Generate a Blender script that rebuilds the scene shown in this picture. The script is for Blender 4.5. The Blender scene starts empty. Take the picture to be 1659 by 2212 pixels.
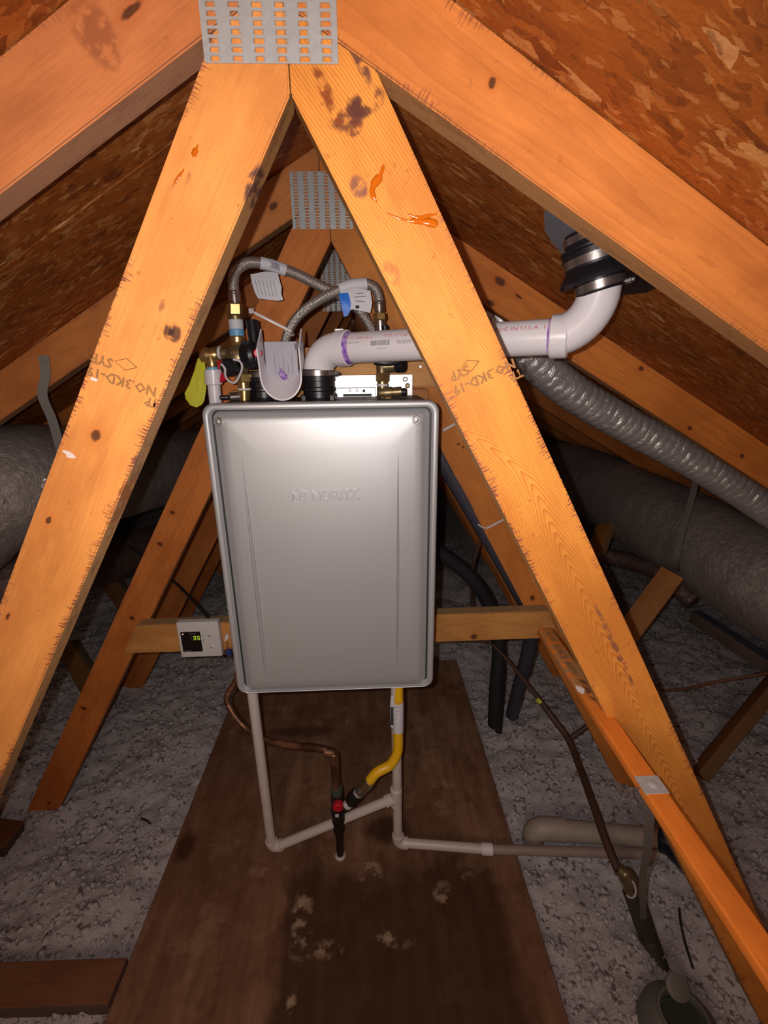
import bpy, bmesh, math, random
from mathutils import Vector, Matrix, Euler, Quaternion, noise
random.seed(7)
SC = bpy.context.scene
COL = SC.collection
# ------------------------------------------------------------------ camera
F, CX, CY, CAMH = 1000.0, 829.5, 1106.0, 1.36
PITCH, YAW, ROLL = math.radians(17.687), math.radians(2.012), math.radians(0.76)
_cp, _sp, _cy, _sy = math.cos(PITCH), math.sin(PITCH), math.cos(YAW), math.sin(YAW)
FWD = Vector((_sy*_cp, _cy*_cp, -_sp)); _r = Vector((_cy, -_sy, 0)); _d = FWD.cross(_r)
RIGHT = math.cos(ROLL)*_r + math.sin(ROLL)*_d
DOWN = -math.sin(ROLL)*_r + math.cos(ROLL)*_d
CAM = Vector((0, 0, CAMH))
cam = bpy.data.cameras.new('camera'); cam_o = bpy.data.objects.new('camera', cam); COL.objects.link(cam_o)
cam.sensor_fit = 'VERTICAL'; cam.sensor_height = 36; cam.lens = F/2212*36
cam.clip_start = 0.02; cam.clip_end = 60
M3 = Matrix((RIGHT, -DOWN, -FWD)).transposed()
cam_o.matrix_world = Matrix.Translation(CAM) @ M3.to_4x4()
SC.camera = cam_o
# ------------------------------------------------------------------ light and exposure
w = bpy.data.worlds.new('attic_gloom'); SC.world = w; w.use_nodes = True
w.node_tree.nodes['Background'].inputs[0].default_value = (1.0, 0.86, 0.78, 1)
w.node_tree.nodes['Background'].inputs[1].default_value = 0.012
fl = bpy.data.lights.new('phone_flash', 'SPOT'); fl.energy = 20.5; fl.color = (1.0, 0.955, 0.93)
fl.spot_size = math.radians(150); fl.spot_blend = 1.0; fl.shadow_soft_size = 0.004
flo = bpy.data.objects.new('phone_flash', fl); COL.objects.link(flo)
flo.matrix_world = Matrix.Translation(CAM - RIGHT*0.026 - DOWN*0.012 + FWD*0.0) @ M3.to_4x4() @ Matrix.Rotation(math.radians(3), 4, 'X')
fill = bpy.data.lights.new('fill_lamp', 'POINT'); fill.energy = 16; fill.color = (1.0, 0.8, 0.62); fill.shadow_soft_size = 0.25  # unseen fill lamp added behind the camera to lift the far attic
bo = bpy.data.objects.new('fill_lamp', fill); COL.objects.link(bo); bo.location = (-0.25, -0.75, 1.25)
SC.view_settings.view_transform = 'Standard'; SC.view_settings.look = 'None'
SC.view_settings.gamma = 1.0; SC.view_settings.use_curve_mapping = False
SC.view_settings.exposure = 0.0

# ------------------------------------------------------------------ helpers
def ray(px, py):
    return RIGHT*((px-CX)/F) + DOWN*((py-CY)/F) + FWD
def at(px, py, Y):
    d = ray(px, py); return CAM + d*(Y/d.y)
def atz(px, py, z):
    d = ray(px, py); return CAM + d*((z-CAMH)/d.z)
def atd(px, py, dep):
    return CAM + ray(px, py)*dep
def tag(o, label=None, cat=None, group=None, kind=None):
    if label: o['label'] = label
    if cat: o['category'] = cat
    if group: o['group'] = group
    if kind: o['kind'] = kind
    return o
def empty(name, loc=(0, 0, 0)):
    o = bpy.data.objects.new(name, None); o.location = loc; COL.objects.link(o); o.empty_display_size = 0.05; return o
def thing(name, label, cat, loc=(0, 0, 0), group=None):
    return tag(empty(name, loc), label, cat, group)
def link(name, me, mat, parent=None, loc=None, rot=None, smooth=False):
    """me is in world coordinates unless loc/rot given"""
    o = bpy.data.objects.new(name, me); COL.objects.link(o)
    if mat and not me.materials: me.materials.append(mat)
    if smooth:
        me.polygons.foreach_set('use_smooth', [True]*len(me.polygons))
    m = Matrix.Identity(4)
    if rot is not None: m = rot.to_4x4()
    if loc is not None: m = Matrix.Translation(loc) @ m
    if parent:
        o.parent = parent
        pw = Matrix.Translation(wloc(parent))
        m = pw.inverted() @ m
    o.matrix_basis = m
    return o
def wloc(o):
    v = Vector(o.location)
    # parts may be rotated boards: only translation of unrotated ancestors is used
    m = o.matrix_basis.copy(); p = o.parent
    while p: m = p.matrix_basis @ m; p = p.parent
    o_world[o.name] = m
    return m.translation
o_world = {}
def wmat(o):
    m = o.matrix_basis.copy(); p = o.parent
    while p: m = p.matrix_basis @ m; p = p.parent
    return m
def reparent(o, parent):
    """parent o keeping its world placement"""
    m = wmat(o); o.parent = parent; o.matrix_basis = wmat(parent).inverted() @ m; return o
def pydata(verts, faces):
    me = bpy.data.meshes.new('m'); me.from_pydata([tuple(v) for v in verts], [], faces); me.update(); return me
def bmmesh(bm):
    bmesh.ops.recalc_face_normals(bm, faces=bm.faces)
    me = bpy.data.meshes.new('m'); bm.to_mesh(me); bm.free(); return me
def autosm(me, ang=35):
    me.polygons.foreach_set('use_smooth', [True]*len(me.polygons))
    bm = bmesh.new(); bm.from_mesh(me)
    for e in bm.edges:
        if len(e.link_faces) == 2 and e.calc_face_angle(0) > math.radians(ang): e.smooth = False
    bm.to_mesh(me); bm.free(); return me
def box_bm(x0, x1, y0, y1, z0, z1, bev=0.0, seg=1):
    bm = bmesh.new(); bmesh.ops.create_cube(bm, size=1)
    for v in bm.verts:
        v.co = Vector((x0+(v.co.x+.5)*(x1-x0), y0+(v.co.y+.5)*(y1-y0), z0+(v.co.z+.5)*(z1-z0)))
    if bev: bmesh.ops.bevel(bm, geom=bm.edges[:], offset=bev, segments=seg, affect='EDGES', profile=0.6)
    return bm
def box(name, mat, parent, x0, x1, y0, y1, z0, z1, bev=0.0, seg=1):
    me = bmmesh(box_bm(x0, x1, y0, y1, z0, z1, bev, seg))
    return link(name, autosm(me) if bev else me, mat, parent)
def cat(points, n=8):
    P = [Vector(p) for p in points]
    if len(P) == 2: return [P[0].lerp(P[1], i/n) for i in range(n+1)]
    Q = [P[0]*2-P[1]] + P + [P[-1]*2-P[-2]]; out = []
    for i in range(1, len(Q)-2):
        a, b, c, d = Q[i-1], Q[i], Q[i+1], Q[i+2]
        for k in range(n):
            t = k/n
            out.append(0.5*((2*b) + (c-a)*t + (2*a-5*b+4*c-d)*t*t + (3*b-a-3*c+d)*t*t*t))
    out.append(P[-1]); return out
def resample(pts, step):
    L = [0]
    for i in range(1, len(pts)): L.append(L[-1]+(pts[i]-pts[i-1]).length)
    n = max(2, int(L[-1]/step)); out = []; j = 0
    for k in range(n+1):
        s = L[-1]*k/n
        while j < len(L)-2 and L[j+1] < s: j += 1
        t = (s-L[j])/max(1e-9, L[j+1]-L[j]); out.append(pts[j].lerp(pts[j+1], min(1, max(0, t))))
    return out
def tube_mesh(pts, rad, n=16, caps=True, radf=None, flat=None):
    """pts list of Vector; rad float or list; radf(s, th)->radius factor"""
    N = len(pts); R = rad if isinstance(rad, (list, tuple)) else [rad]*N
    T = []
    for i in range(N):
        t = pts[min(i+1, N-1)] - pts[max(i-1, 0)]; T.append(t.normalized())
    up = Vector((0, 0, 1)) if abs(T[0].z) < 0.9 else Vector((0, -1, 0))
    u = (up - T[0]*up.dot(T[0])).normalized()
    vs, fs, uvs = [], [], []; s = 0; S = []
    for i in range(N):
        if i:
            q = T[i-1].rotation_difference(T[i]); u = (q @ u); u = (u - T[i]*u.dot(T[i])).normalized()
            s += (pts[i]-pts[i-1]).length
        S.append(s)
        w_ = T[i].cross(u)
        for k in range(n):
            th = 2*math.pi*k/n; r = R[i]*(radf(s, th) if radf else 1)
            a, b = (flat if flat else (1, 1))
            vs.append(pts[i] + u*(math.cos(th)*r*a) + w_*(math.sin(th)*r*b))
    for i in range(N-1):
        for k in range(n):
            k2 = (k+1) % n
            fs.append((i*n+k, i*n+k2, (i+1)*n+k2, (i+1)*n+k))
            uvs += [(k/n, S[i]), ((k+1)/n, S[i]), ((k+1)/n, S[i+1]), (k/n, S[i+1])]
    if caps:
        fs.append(tuple(range(n-1, -1, -1))); uvs += [(0, 0)]*n
        fs.append(tuple((N-1)*n+k for k in range(n))); uvs += [(0, 0)]*n
    me = pydata(vs, fs); uv = me.uv_layers.new(name='UVMap')
    for i, c in enumerate(uvs): uv.data[i].uv = c
    return autosm(me, 50)
def tube(name, mat, parent, pts, rad, n=16, smooth_n=8, step=None, **kw):
    P = cat(pts, smooth_n) if smooth_n else [Vector(p) for p in pts]
    if step: P = resample(P, step)
    return link(name, tube_mesh(P, rad, n, **kw), mat, parent)
def lathe(name, mat, parent, p0, p1, prof, n=24, ang=30, twist=0.0):
    """prof = [(t, r)], t along p0->p1 (0..1)"""
    p0, p1 = Vector(p0), Vector(p1); ax = (p1-p0); d = ax.normalized()
    u = d.orthogonal().normalized() if abs(d.z) < .99 else Vector((1, 0, 0))
    u = Quaternion(d, twist) @ u; w_ = d.cross(u)
    vs, fs = [], []
    for t, r in prof:
        for k in range(n):
            th = 2*math.pi*k/n; vs.append(p0+ax*t + (u*math.cos(th)+w_*math.sin(th))*max(r, 1e-5))
    for i in range(len(prof)-1):
        for k in range(n):
            k2 = (k+1) % n; fs.append((i*n+k, i*n+k2, (i+1)*n+k2, (i+1)*n+k))
    fs.append(tuple(range(n-1, -1, -1))); fs.append(tuple((len(prof)-1)*n+k for k in range(n)))
    return link(name, autosm(pydata(vs, fs), ang), mat, parent)
def rod(name, mat, parent, p0, p1, r, n=20, bev=0.0015):
    L = (Vector(p1)-Vector(p0)).length; b = min(.3, bev/L)
    return lathe(name, mat, parent, p0, p1, [(0, r-bev), (b, r), (1-b, r), (1, r-bev)], n)
def hexnut(name, mat, parent, p0, p1, r, tw=0.0):
    L = (Vector(p1)-Vector(p0)).length; b = min(.3, .0018/L)
    return lathe(name, mat, parent, p0, p1, [(0, r*.9), (b, r), (1-b, r), (1, r*.9)], 6, 20, tw)
def torus_pts(c, ax, R, n=24, a0=0, a1=2*math.pi):
    ax = Vector(ax).normalized(); u = ax.orthogonal().normalized(); w_ = ax.cross(u); c = Vector(c)
    return [c+(u*math.cos(a0+(a1-a0)*i/n)+w_*math.sin(a0+(a1-a0)*i/n))*R for i in range(n+1)]
def clip(poly, a, b, c):
    """keep a*x+b*z<=c"""
    out = []
    for i in range(len(poly)):
        p, q = poly[i], poly[(i+1) % len(poly)]
        dp, dq = a*p[0]+b*p[1]-c, a*q[0]+b*q[1]-c
        if dp <= 0: out.append(p)
        if dp*dq < 0:
            t = dp/(dp-dq); out.append((p[0]+(q[0]-p[0])*t, p[1]+(q[1]-p[1])*t))
    return out
def plank(name, mat, parent, poly, org, ang, y0, y1, bev=0.0018):
    """XZ polygon extruded in Y; local frame: x along grain (ang from +X towards +Z), y depth, z across; origin org (x,z)"""
    ca, sa = math.cos(ang), math.sin(ang); ym = (y0+y1)/2
    loc = [((x-org[0])*ca+(z-org[1])*sa, -(x-org[0])*sa+(z-org[1])*ca) for x, z in poly]
    bm = bmesh.new(); a = [bm.verts.new((u, y0-ym, v)) for u, v in loc]; f = bm.faces.new(a)
    r = bmesh.ops.extrude_face_region(bm, geom=[f])
    for v in r['geom']:
        if isinstance(v, bmesh.types.BMVert): v.co.y = y1-ym
    bmesh.ops.recalc_face_normals(bm, faces=bm.faces)
    if bev: bmesh.ops.bevel(bm, geom=bm.edges[:], offset=bev, segments=2, affect='EDGES')
    me = autosm(bmmesh(bm), 60)
    return link(name, me, mat, parent, loc=Vector((org[0], ym, org[1])), rot=Matrix.Rotation(-ang, 3, 'Y'))
def beam(name, mat, parent, p0, p1, wid, thk, updir=(0, 0, 1), bev=0.0018):
    """free board from p0 to p1; wid along updir-ish, thk across"""
    p0, p1 = Vector(p0), Vector(p1); X = (p1-p0).normalized(); Z = Vector(updir); Z = (Z-X*Z.dot(X)).normalized(); Yv = Z.cross(X)
    L = (p1-p0).length
    me = autosm(bmmesh(box_bm(-L/2, L/2, -thk/2, thk/2, -wid/2, wid/2, bev, 2)), 60)
    return link(name, me, mat, parent, loc=(p0+p1)/2, rot=Matrix((X, Yv, Z)).transposed())
def text_mesh(s, size, extrude=0.0, bevel=0.0, align='LEFT', res=3, spacing=1.0, offset=0.0):
    c = bpy.data.curves.new('t', 'FONT'); c.body = s; c.size = size; c.extrude = extrude; c.bevel_depth = bevel
    c.align_x = align; c.resolution_u = res; c.space_character = spacing; c.offset = offset
    o = bpy.data.objects.new('t', c); COL.objects.link(o)
    dg = bpy.context.evaluated_depsgraph_get(); dg.update()
    me = bpy.data.meshes.new_from_object(o.evaluated_get(dg)); bpy.data.objects.remove(o); bpy.data.curves.remove(c)
    me.materials.clear(); return me

# ------------------------------------------------------------------ materials
class NT:
    def __init__(s, name):
        s.m = bpy.data.materials.new(name); s.m.use_nodes = True; s.t = s.m.node_tree; s.b = s.t.nodes['Principled BSDF']
    def n(s, typ, **kw):
        nd = s.t.nodes.new(typ)
        for k, v in kw.items():
            if k.startswith('i_'):
                nd.inputs[int(k[2:])].default_value = v
            else: setattr(nd, k, v)
        return nd
    def l(s, a, b): s.t.links.new(a, b)
    def math(s, op, a, b=None, c=None, clamp=False):
        nd = s.t.nodes.new('ShaderNodeMath'); nd.operation = op; nd.use_clamp = clamp
        for i, v in enumerate((a, b, c)):
            if v is None: continue
            if isinstance(v, (int, float)): nd.inputs[i].default_value = v
            else: s.l(v, nd.inputs[i])
        return nd.outputs[0]
    def mix(s, f, a, b, blend='MIX'):
        nd = s.t.nodes.new('ShaderNodeMix'); nd.data_type = 'RGBA'; nd.blend_type = blend
        for sock, v in ((nd.inputs[0], f), (nd.inputs[6], a), (nd.inputs[7], b)):
            if isinstance(v, (int, float)): sock.default_value = v
            elif isinstance(v, tuple): sock.default_value = (*v, 1) if len(v) == 3 else v
            else: s.l(v, sock)
        return nd.outputs[2]
    def ramp(s, fac, stops):
        nd = s.t.nodes.new('ShaderNodeValToRGB'); s.l(fac, nd.inputs[0]); e = nd.color_ramp.elements
        while len(e) < len(stops): e.new(0.5)
        for i, (p, c) in enumerate(stops):
            e[i].position = p; e[i].color = (*c, 1) if isinstance(c, tuple) else (c, c, c, 1)
        return nd.outputs[0]
    def mr(s, v, a, b, c=0.0, d=1.0, interp='SMOOTHSTEP'):
        nd = s.t.nodes.new('ShaderNodeMapRange'); nd.interpolation_type = interp; s.l(v, nd.inputs[0])
        for i, x in ((1, a), (2, b), (3, c), (4, d)): nd.inputs[i].default_value = x
        return nd.outputs[0]
    def noise(s, vec, scale, detail=3, rough=0.55, dist=0.0):
        nd = s.n('ShaderNodeTexNoise'); nd.inputs['Scale'].default_value = scale; nd.inputs['Detail'].default_value = detail
        nd.inputs['Roughness'].default_value = rough; nd.inputs['Distortion'].default_value = dist
        if vec is not None: s.l(vec, nd.inputs['Vector'])
        return nd
    def mapping(s, vec, loc=(0, 0, 0), rot=(0, 0, 0), sc=(1, 1, 1)):
        nd = s.n('ShaderNodeMapping'); nd.inputs[1].default_value = loc; nd.inputs[2].default_value = rot; nd.inputs[3].default_value = sc
        s.l(vec, nd.inputs[0]); return nd.outputs[0]
    def obj(s): return s.n('ShaderNodeTexCoord').outputs['Object']
    def uv(s): return s.n('ShaderNodeTexCoord').outputs['UV']
    def bump(s, h, strength=0.3, dist=0.002):
        nd = s.n('ShaderNodeBump'); nd.inputs['Strength'].default_value = strength; nd.inputs['Distance'].default_value = dist
        s.l(h, nd.inputs['Height']); s.l(nd.outputs[0], s.b.inputs['Normal'])
    def col(s, v):
        if isinstance(v, tuple): s.b.inputs['Base Color'].default_value = (*v, 1)
        else: s.l(v, s.b.inputs['Base Color'])
    def set(s, rough=None, metal=None, spec=None):
        if rough is not None:
            if isinstance(rough, (int, float)): s.b.inputs['Roughness'].default_value = rough
            else: s.l(rough, s.b.inputs['Roughness'])
        if metal is not None: s.b.inputs['Metallic'].default_value = metal
        if spec is not None: s.b.inputs['Specular IOR Level'].default_value = spec
        return s.m
def simple(name, c, rough=0.5, metal=0.0, var=0.15, scale=40, bump=0.0, spec=None):
    t = NT(name); o = t.obj(); nz = t.noise(o, scale, 4)
    lo = tuple(x*(1-var) for x in c); hi = tuple(min(1, x*(1+var)) for x in c)
    t.col(t.mix(nz.outputs[0], lo, hi))
    if bump: t.bump(nz.outputs[0], bump, 0.002)
    return t.set(rough, metal, spec)
_wood = {}
def wood(key, base=(0.80, 0.33, 0.085), dark=(0.40, 0.12, 0.028), ring=0.25, v0=0.0, knots=(), stain=0.5, seed=0.0, marks=(), h=0.035, k=0.035, freq=230, cath=None, edgef=.85):
    if key in _wood: return _wood[key]
    t = NT('wood_'+key); o = t.obj()
    sp = t.n('ShaderNodeSeparateXYZ'); t.l(t.mapping(o, loc=(seed, 0, 0)), sp.inputs[0])
    oo = t.mapping(o, loc=(seed*1.7, seed, 0))
    slow = t.noise(t.mapping(oo, sc=(1.2, 3, 3)), 2.0, 2).outputs[0]
    wob = t.noise(t.mapping(oo, sc=(2.5, 20, 20)), 1.5, 3).outputs[0]
    vv = t.math('ADD', sp.outputs[2], t.math('MULTIPLY_ADD', slow, .016 if cath else 0.05, (-.008 if cath else -0.025)-v0))
    if cath: vv = t.math('ADD', vv, t.mr(sp.outputs[0], cath[0]+seed, cath[1]+seed, .075, 0))
    yy = t.math('ADD', sp.outputs[1], h)
    r = t.math('SQRT', t.math('ADD', t.math('MULTIPLY', vv, vv), t.math('MULTIPLY', yy, yy)))
    ph = t.math('ADD', t.math('ADD', r, t.math('MULTIPLY', sp.outputs[0], k)), t.math('MULTIPLY', wob, min(.02, 2.2/freq)))
    saw = t.math('FRACT', t.math('MULTIPLY', ph, freq))
    band = t.math('POWER', saw, 2.6)
    fine = t.noise(t.mapping(oo, sc=(6, 260, 260)), 1.0, 3, 0.7).outputs[0]
    big = t.noise(t.mapping(oo, sc=(1, 1.6, 2.2)), 4.5, 5, .6).outputs[0]
    c = t.mix(t.mr(big, .3, .7), (base[0]*.80, base[1]*.72, base[2]*.70), tuple(min(1, x*1.14) for x in base))
    c = t.mix(t.math('MULTIPLY', band, ring), c, dark)
    c = t.mix(t.math('MULTIPLY', t.mr(fine, .45, .75), .22), c, dark)
    # grime: cross hatch marks running in from the arrises, blotches, pitch spots
    un = t.noise(t.mapping(oo, sc=(1, 0, .0)), 16.0, 4, .75).outputs[0]
    dep = t.math('MULTIPLY_ADD', t.mr(un, .40, .75), .020, .002)
    av = t.math('ABSOLUTE', sp.outputs[2])
    edge = t.math('GREATER_THAN', av, t.math('SUBTRACT', .0445, t.math('MULTIPLY', dep, t.mr(t.noise(t.mapping(oo, sc=(1, 0, 0)), 420.0, 1).outputs[0], .4, .6))))
    hatch = t.mr(t.noise(t.mapping(oo, sc=(420, 10, 40)), 1.0, 2, .6).outputs[0], .42, .55)
    blot = t.mr(t.noise(t.mapping(oo, sc=(1, 1, 1)), 4.0, 2, .5).outputs[0], .42, .58)
    g = t.math('MULTIPLY', t.math('MULTIPLY', edge, hatch), t.math('MULTIPLY', blot, stain*.95), clamp=True)
    c = t.mix(g, c, (0.24, 0.062, 0.045))
    spots = t.mr(t.noise(oo, 85, 2, .5).outputs[0], .68, .76)
    c = t.mix(t.math('MULTIPLY', spots, .4*stain), c, (0.28, .085, .02))
    brn = t.mr(t.noise(t.mapping(oo, sc=(3, 8, 12)), 2.2, 4, .6).outputs[0], .5, .75)
    c = t.mix(t.math('MULTIPLY', brn, .45), c, (base[0]*.62, base[1]*.5, base[2]*.5))
    # narrow edges are coloured duller and tanner than the faces
    on = t.n('ShaderNodeSeparateXYZ'); t.l(t.n('ShaderNodeTexCoord').outputs['Normal'], on.inputs[0])
    side = t.mr(t.math('ABSOLUTE', on.outputs[1]), .75, .35)
    smear = t.mr(t.noise(t.mapping(oo, sc=(14, 40, 40)), 1.4, 4, .65).outputs[0], .52, .68)
    ec = t.mix(t.math('MULTIPLY', smear, .6*stain, clamp=True), (base[0]*.55, base[1]*.78, base[2]*1.35), (.10, .05, .03))
    c = t.mix(t.math('MULTIPLY', side, edgef), c, ec)
    wobv = t.noise(oo, 80, 2).outputs[1]
    off = t.n('ShaderNodeVectorMath', operation='MULTIPLY_ADD'); t.l(wobv, off.inputs[0]); off.inputs[1].default_value = (.006, .0, .006); t.l(o, off.inputs[2])
    for (ku, kv, ru, rv) in knots:
        m = t.mapping(off.outputs[0], loc=(-(ku+.003)/ru, 0, -(kv+.003)/rv), sc=(1/ru, 0.0, 1/rv))
        ln = t.n('ShaderNodeVectorMath', operation='LENGTH'); t.l(m, ln.inputs[0]); dl = ln.outputs['Value']
        c = t.mix(t.math('MULTIPLY', t.mr(dl, 2.6, .9), .35), c, (min(1, base[0]*.8), base[1]*.55, base[2]*.4))
        c = t.mix(t.math('MULTIPLY', t.mr(dl, 1.15, .6), .9), c, (0.09, 0.028, 0.012))
    for (ku, kv, ru, rv, cc) in marks:
        m = t.mapping(off.outputs[0], loc=(-(ku+.003)/ru, 0, -(kv+.003)/rv), sc=(1/ru, 0.0, 1/rv))
        ln = t.n('ShaderNodeVectorMath', operation='LENGTH'); t.l(m, ln.inputs[0])
        mm = t.mr(ln.outputs['Value'], 1.2, .7); hz = t.mr(t.noise(oo, 55, 3).outputs[0], .38, .55)
        c = t.mix(t.math('MULTIPLY', t.math('MULTIPLY', mm, hz), .85), c, cc)
    t.col(c)
    t.bump(t.math('ADD', fine, t.math('MULTIPLY', band, .4)), 0.25, 0.0015)
    t.set(0.62, spec=.3)
    _wood[key] = t.m; return t.m
def osb():
    t = NT('osb_sheathing'); o = t.obj(); cur = None
    warp = t.noise(o, 30, 3).outputs[1]
    add = t.n('ShaderNodeVectorMath', operation='MULTIPLY_ADD'); t.l(warp, add.inputs[0]); add.inputs[1].default_value = (.022, .022, 0); t.l(o, add.inputs[2])
    hs = []
    for i, (ang, sc) in enumerate(((15, 46), (70, 54), (125, 50), (165, 76), (40, 60))):
        m = t.mapping(add.outputs[0], loc=(i*3.1, i*1.7, 0), rot=(0, 0, math.radians(ang)), sc=(sc*.42, sc*1.35, 1))
        v = t.n('ShaderNodeTexVoronoi', feature='F1'); v.inputs['Scale'].default_value = 1.0; t.l(m, v.inputs['Vector'])
        s = t.n('ShaderNodeSeparateColor'); t.l(v.outputs['Color'], s.inputs[0])
        col = t.ramp(s.outputs[0], [(0, (0.17, .040, .008)), (.18, (.30, .078, .012)), (.7, (.42, .115, .017)), (.88, (.50, .16, .03)), (.97, (.72, .34, .11)), (1, (.85, .48, .20))])
        hs.append(s.outputs[1])
        if cur is None: cur = col
        else: cur = t.mix(t.math('GREATER_THAN', s.outputs[2], .62), cur, col)
    base = t.noise(o, 9, 5, .65).outputs[0]
    cur = t.mix(t.mr(base, .38, .62, .15, .62), cur, (.41, .108, .015))
    blot = t.noise(o, 4, 4, .6).outputs[0]
    cur = t.mix(t.mr(blot, .5, .7, 0, .55), cur, (.15, .038, .010))
    sm = t.noise(o, 170, 3, .6).outputs[0]
    for ang, sc, th in ((35, 150, .94), (110, 120, .95)):
        v = t.n('ShaderNodeTexVoronoi', feature='F1'); v.inputs['Scale'].default_value = 1.0
        t.l(t.mapping(add.outputs[0], rot=(0, 0, math.radians(ang)), sc=(sc*.5, sc*1.3, 1)), v.inputs['Vector'])
        s = t.n('ShaderNodeSeparateColor'); t.l(v.outputs['Color'], s.inputs[0])
        cur = t.mix(t.math('MULTIPLY', t.math('GREATER_THAN', s.outputs[0], th), .42), cur, (.66, .30, .09))
        cur = t.mix(t.math('MULTIPLY', t.math('LESS_THAN', s.outputs[1], .04), .45), cur, (.13, .034, .008))
    cur = t.mix(t.math('MULTIPLY', t.mr(sm, .5, .75), .35), cur, (.12, .03, .008))
    t.col(cur)
    hh = t.math('ADD', t.math('ADD', hs[0], hs[1]), t.math('ADD', hs[2], t.math('MULTIPLY', sm, .7)))
    t.bump(hh, .45, .003)
    return t.set(.6, spec=.35)
M = {}
M['osb'] = osb()
def mk_ins():
    t = NT('cellulose_insulation'); o = t.obj()
    a = t.noise(o, 9, 5, .65).outputs[0]; v = t.n('ShaderNodeTexVoronoi'); v.inputs['Scale'].default_value = 110; t.l(o, v.inputs['Vector'])
    s = t.n('ShaderNodeSeparateColor'); t.l(v.outputs['Color'], s.inputs[0])
    c = t.mix(a, (.42, .385, .39), (.68, .64, .65))
    c = t.mix(t.math('MULTIPLY', s.outputs[0], .5), c, (.72, .68, .69))
    c = t.mix(t.math('GREATER_THAN', s.outputs[1], .95), c, (.26, .22, .21))
    t.col(c); n2 = t.noise(o, 160, 4, .7).outputs[0]
    t.bump(t.math('ADD', n2, s.outputs[2]), .8, .006); return t.set(.95, spec=.1)
M['ins'] = mk_ins()
def mk_ply():
    t = NT('stained_plywood'); o = t.obj()
    g = t.noise(t.mapping(o, sc=(14, 1.6, 1)), 2.2, 5, .6).outputs[0]
    b = t.noise(o, 2.6, 5, .62).outputs[0]
    c = t.mix(t.mr(g, .3, .7), (.19, .095, .052), (.30, .165, .10))
    c = t.mix(t.mr(b, .42, .68), c, (.17, .080, .045))
    m2 = t.noise(t.mapping(o, sc=(1.5, 1, 1)), 11, 5, .7).outputs[0]
    c = t.mix(t.math('MULTIPLY', t.mr(m2, .48, .66), .55), c, (.13, .055, .028))
    c = t.mix(t.math('MULTIPLY', t.mr(t.noise(t.mapping(o, loc=(3, 1, 0)), 8, 5, .7).outputs[0], .52, .70), .45), c, (.42, .27, .17))
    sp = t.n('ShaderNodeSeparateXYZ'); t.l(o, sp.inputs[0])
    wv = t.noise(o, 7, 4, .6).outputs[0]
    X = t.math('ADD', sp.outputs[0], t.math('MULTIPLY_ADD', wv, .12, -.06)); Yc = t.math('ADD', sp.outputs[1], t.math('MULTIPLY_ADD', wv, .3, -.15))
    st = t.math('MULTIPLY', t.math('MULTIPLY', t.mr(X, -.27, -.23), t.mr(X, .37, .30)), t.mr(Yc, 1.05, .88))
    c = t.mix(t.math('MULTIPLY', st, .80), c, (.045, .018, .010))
    wob = t.noise(o, 30, 3).outputs[1]
    of = t.n('ShaderNodeVectorMath', operation='MULTIPLY_ADD'); t.l(wob, of.inputs[0]); of.inputs[1].default_value = (.03, .03, 0); t.l(o, of.inputs[2])
    pale = (.46, .33, .22)
    spl = t.mr(t.noise(o, 26, 4, .65).outputs[0], .47, .62)
    for px, py, rx, ry, f in ((650, 1990, .03, .09, .8), (700, 2050, .05, .02, .7), (850, 2030, .05, .02, .8), (800, 1880, .035, .05, .6), (960, 1930, .03, .03, .7), (1010, 1890, .02, .02, .6), (630, 2160, .012, .03, .8), (560, 1880, .09, .02, .35), (960, 1720, .05, .1, .4), (400, 1830, .03, .05, -.7), (835, 1790, .08, .05, -.8), (650, 1580, .15, .03, -.5)):
        p = atz(px, py, 0)
        m = t.mapping(of.outputs[0], loc=(-(p.x+.015)/rx, -(p.y+.015)/ry, 0), sc=(1/rx, 1/ry, 0))
        ln = t.n('ShaderNodeVectorMath', operation='LENGTH'); t.l(m, ln.inputs[0])
        mm = t.math('MULTIPLY', t.mr(ln.outputs['Value'], 1.2, .5), spl if f > 0 else 1.0)
        c = t.mix(t.math('MULTIPLY', mm, abs(f)), c, pale if f > 0 else (.04, .015, .01))
    t.col(c); t.bump(g, .3, .002); return t.set(.6, spec=.25)
M['ply'] = mk_ply()
def mk_plate():
    t = NT('galvanised_plate'); o = t.obj(); a = t.noise(o, 25, 4).outputs[0]
    v = t.n('ShaderNodeTexVoronoi'); v.inputs['Scale'].default_value = 160; t.l(o, v.inputs['Vector'])
    s = t.n('ShaderNodeSeparateColor'); t.l(v.outputs['Color'], s.inputs[0])
    c = t.mix(a, (.42, .44, .45), (.56, .57, .56)); c = t.mix(t.math('MULTIPLY', s.outputs[0], .25), c, (.68, .7, .72)); t.col(c)
    t.bump(t.noise(o, 90, 2).outputs[0], .15, .001)
    return t.set(.5, .35)
M['plate'] = mk_plate()
M['strap'] = simple('galvanised_strap', (.38, .38, .36), .5, .5, .2, 60, .2)
M['dull_strap'] = simple('dusty_strap', (.20, .18, .165), .7, .2, .2, 60, .2)
def mk_silver():
    t = NT('silver_paint'); o = t.obj(); n = t.noise(o, 900, 2, .6).outputs[0]; b = t.noise(o, 6, 3).outputs[0]
    sp = t.mr(t.noise(o, 75, 2, .5).outputs[0], .74, .8)
    c = t.mix(b, (.55, .555, .57), (.59, .595, .61)); c = t.mix(t.math('MULTIPLY', sp, .3), c, (.7, .7, .7)); t.col(c)
    t.bump(n, .12, .0006); return t.set(.44, .52)
M['silver'] = mk_silver()
M['case'] = simple('dark_case', (.03, .028, .028), .5, .3, .1, 20)
M['screw'] = simple('screw_steel', (.55, .54, .53), .3, .9, .1, 100)
M['pvc'] = simple('white_pvc', (.80, .75, .78), .28, 0, .03, 20)
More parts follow.
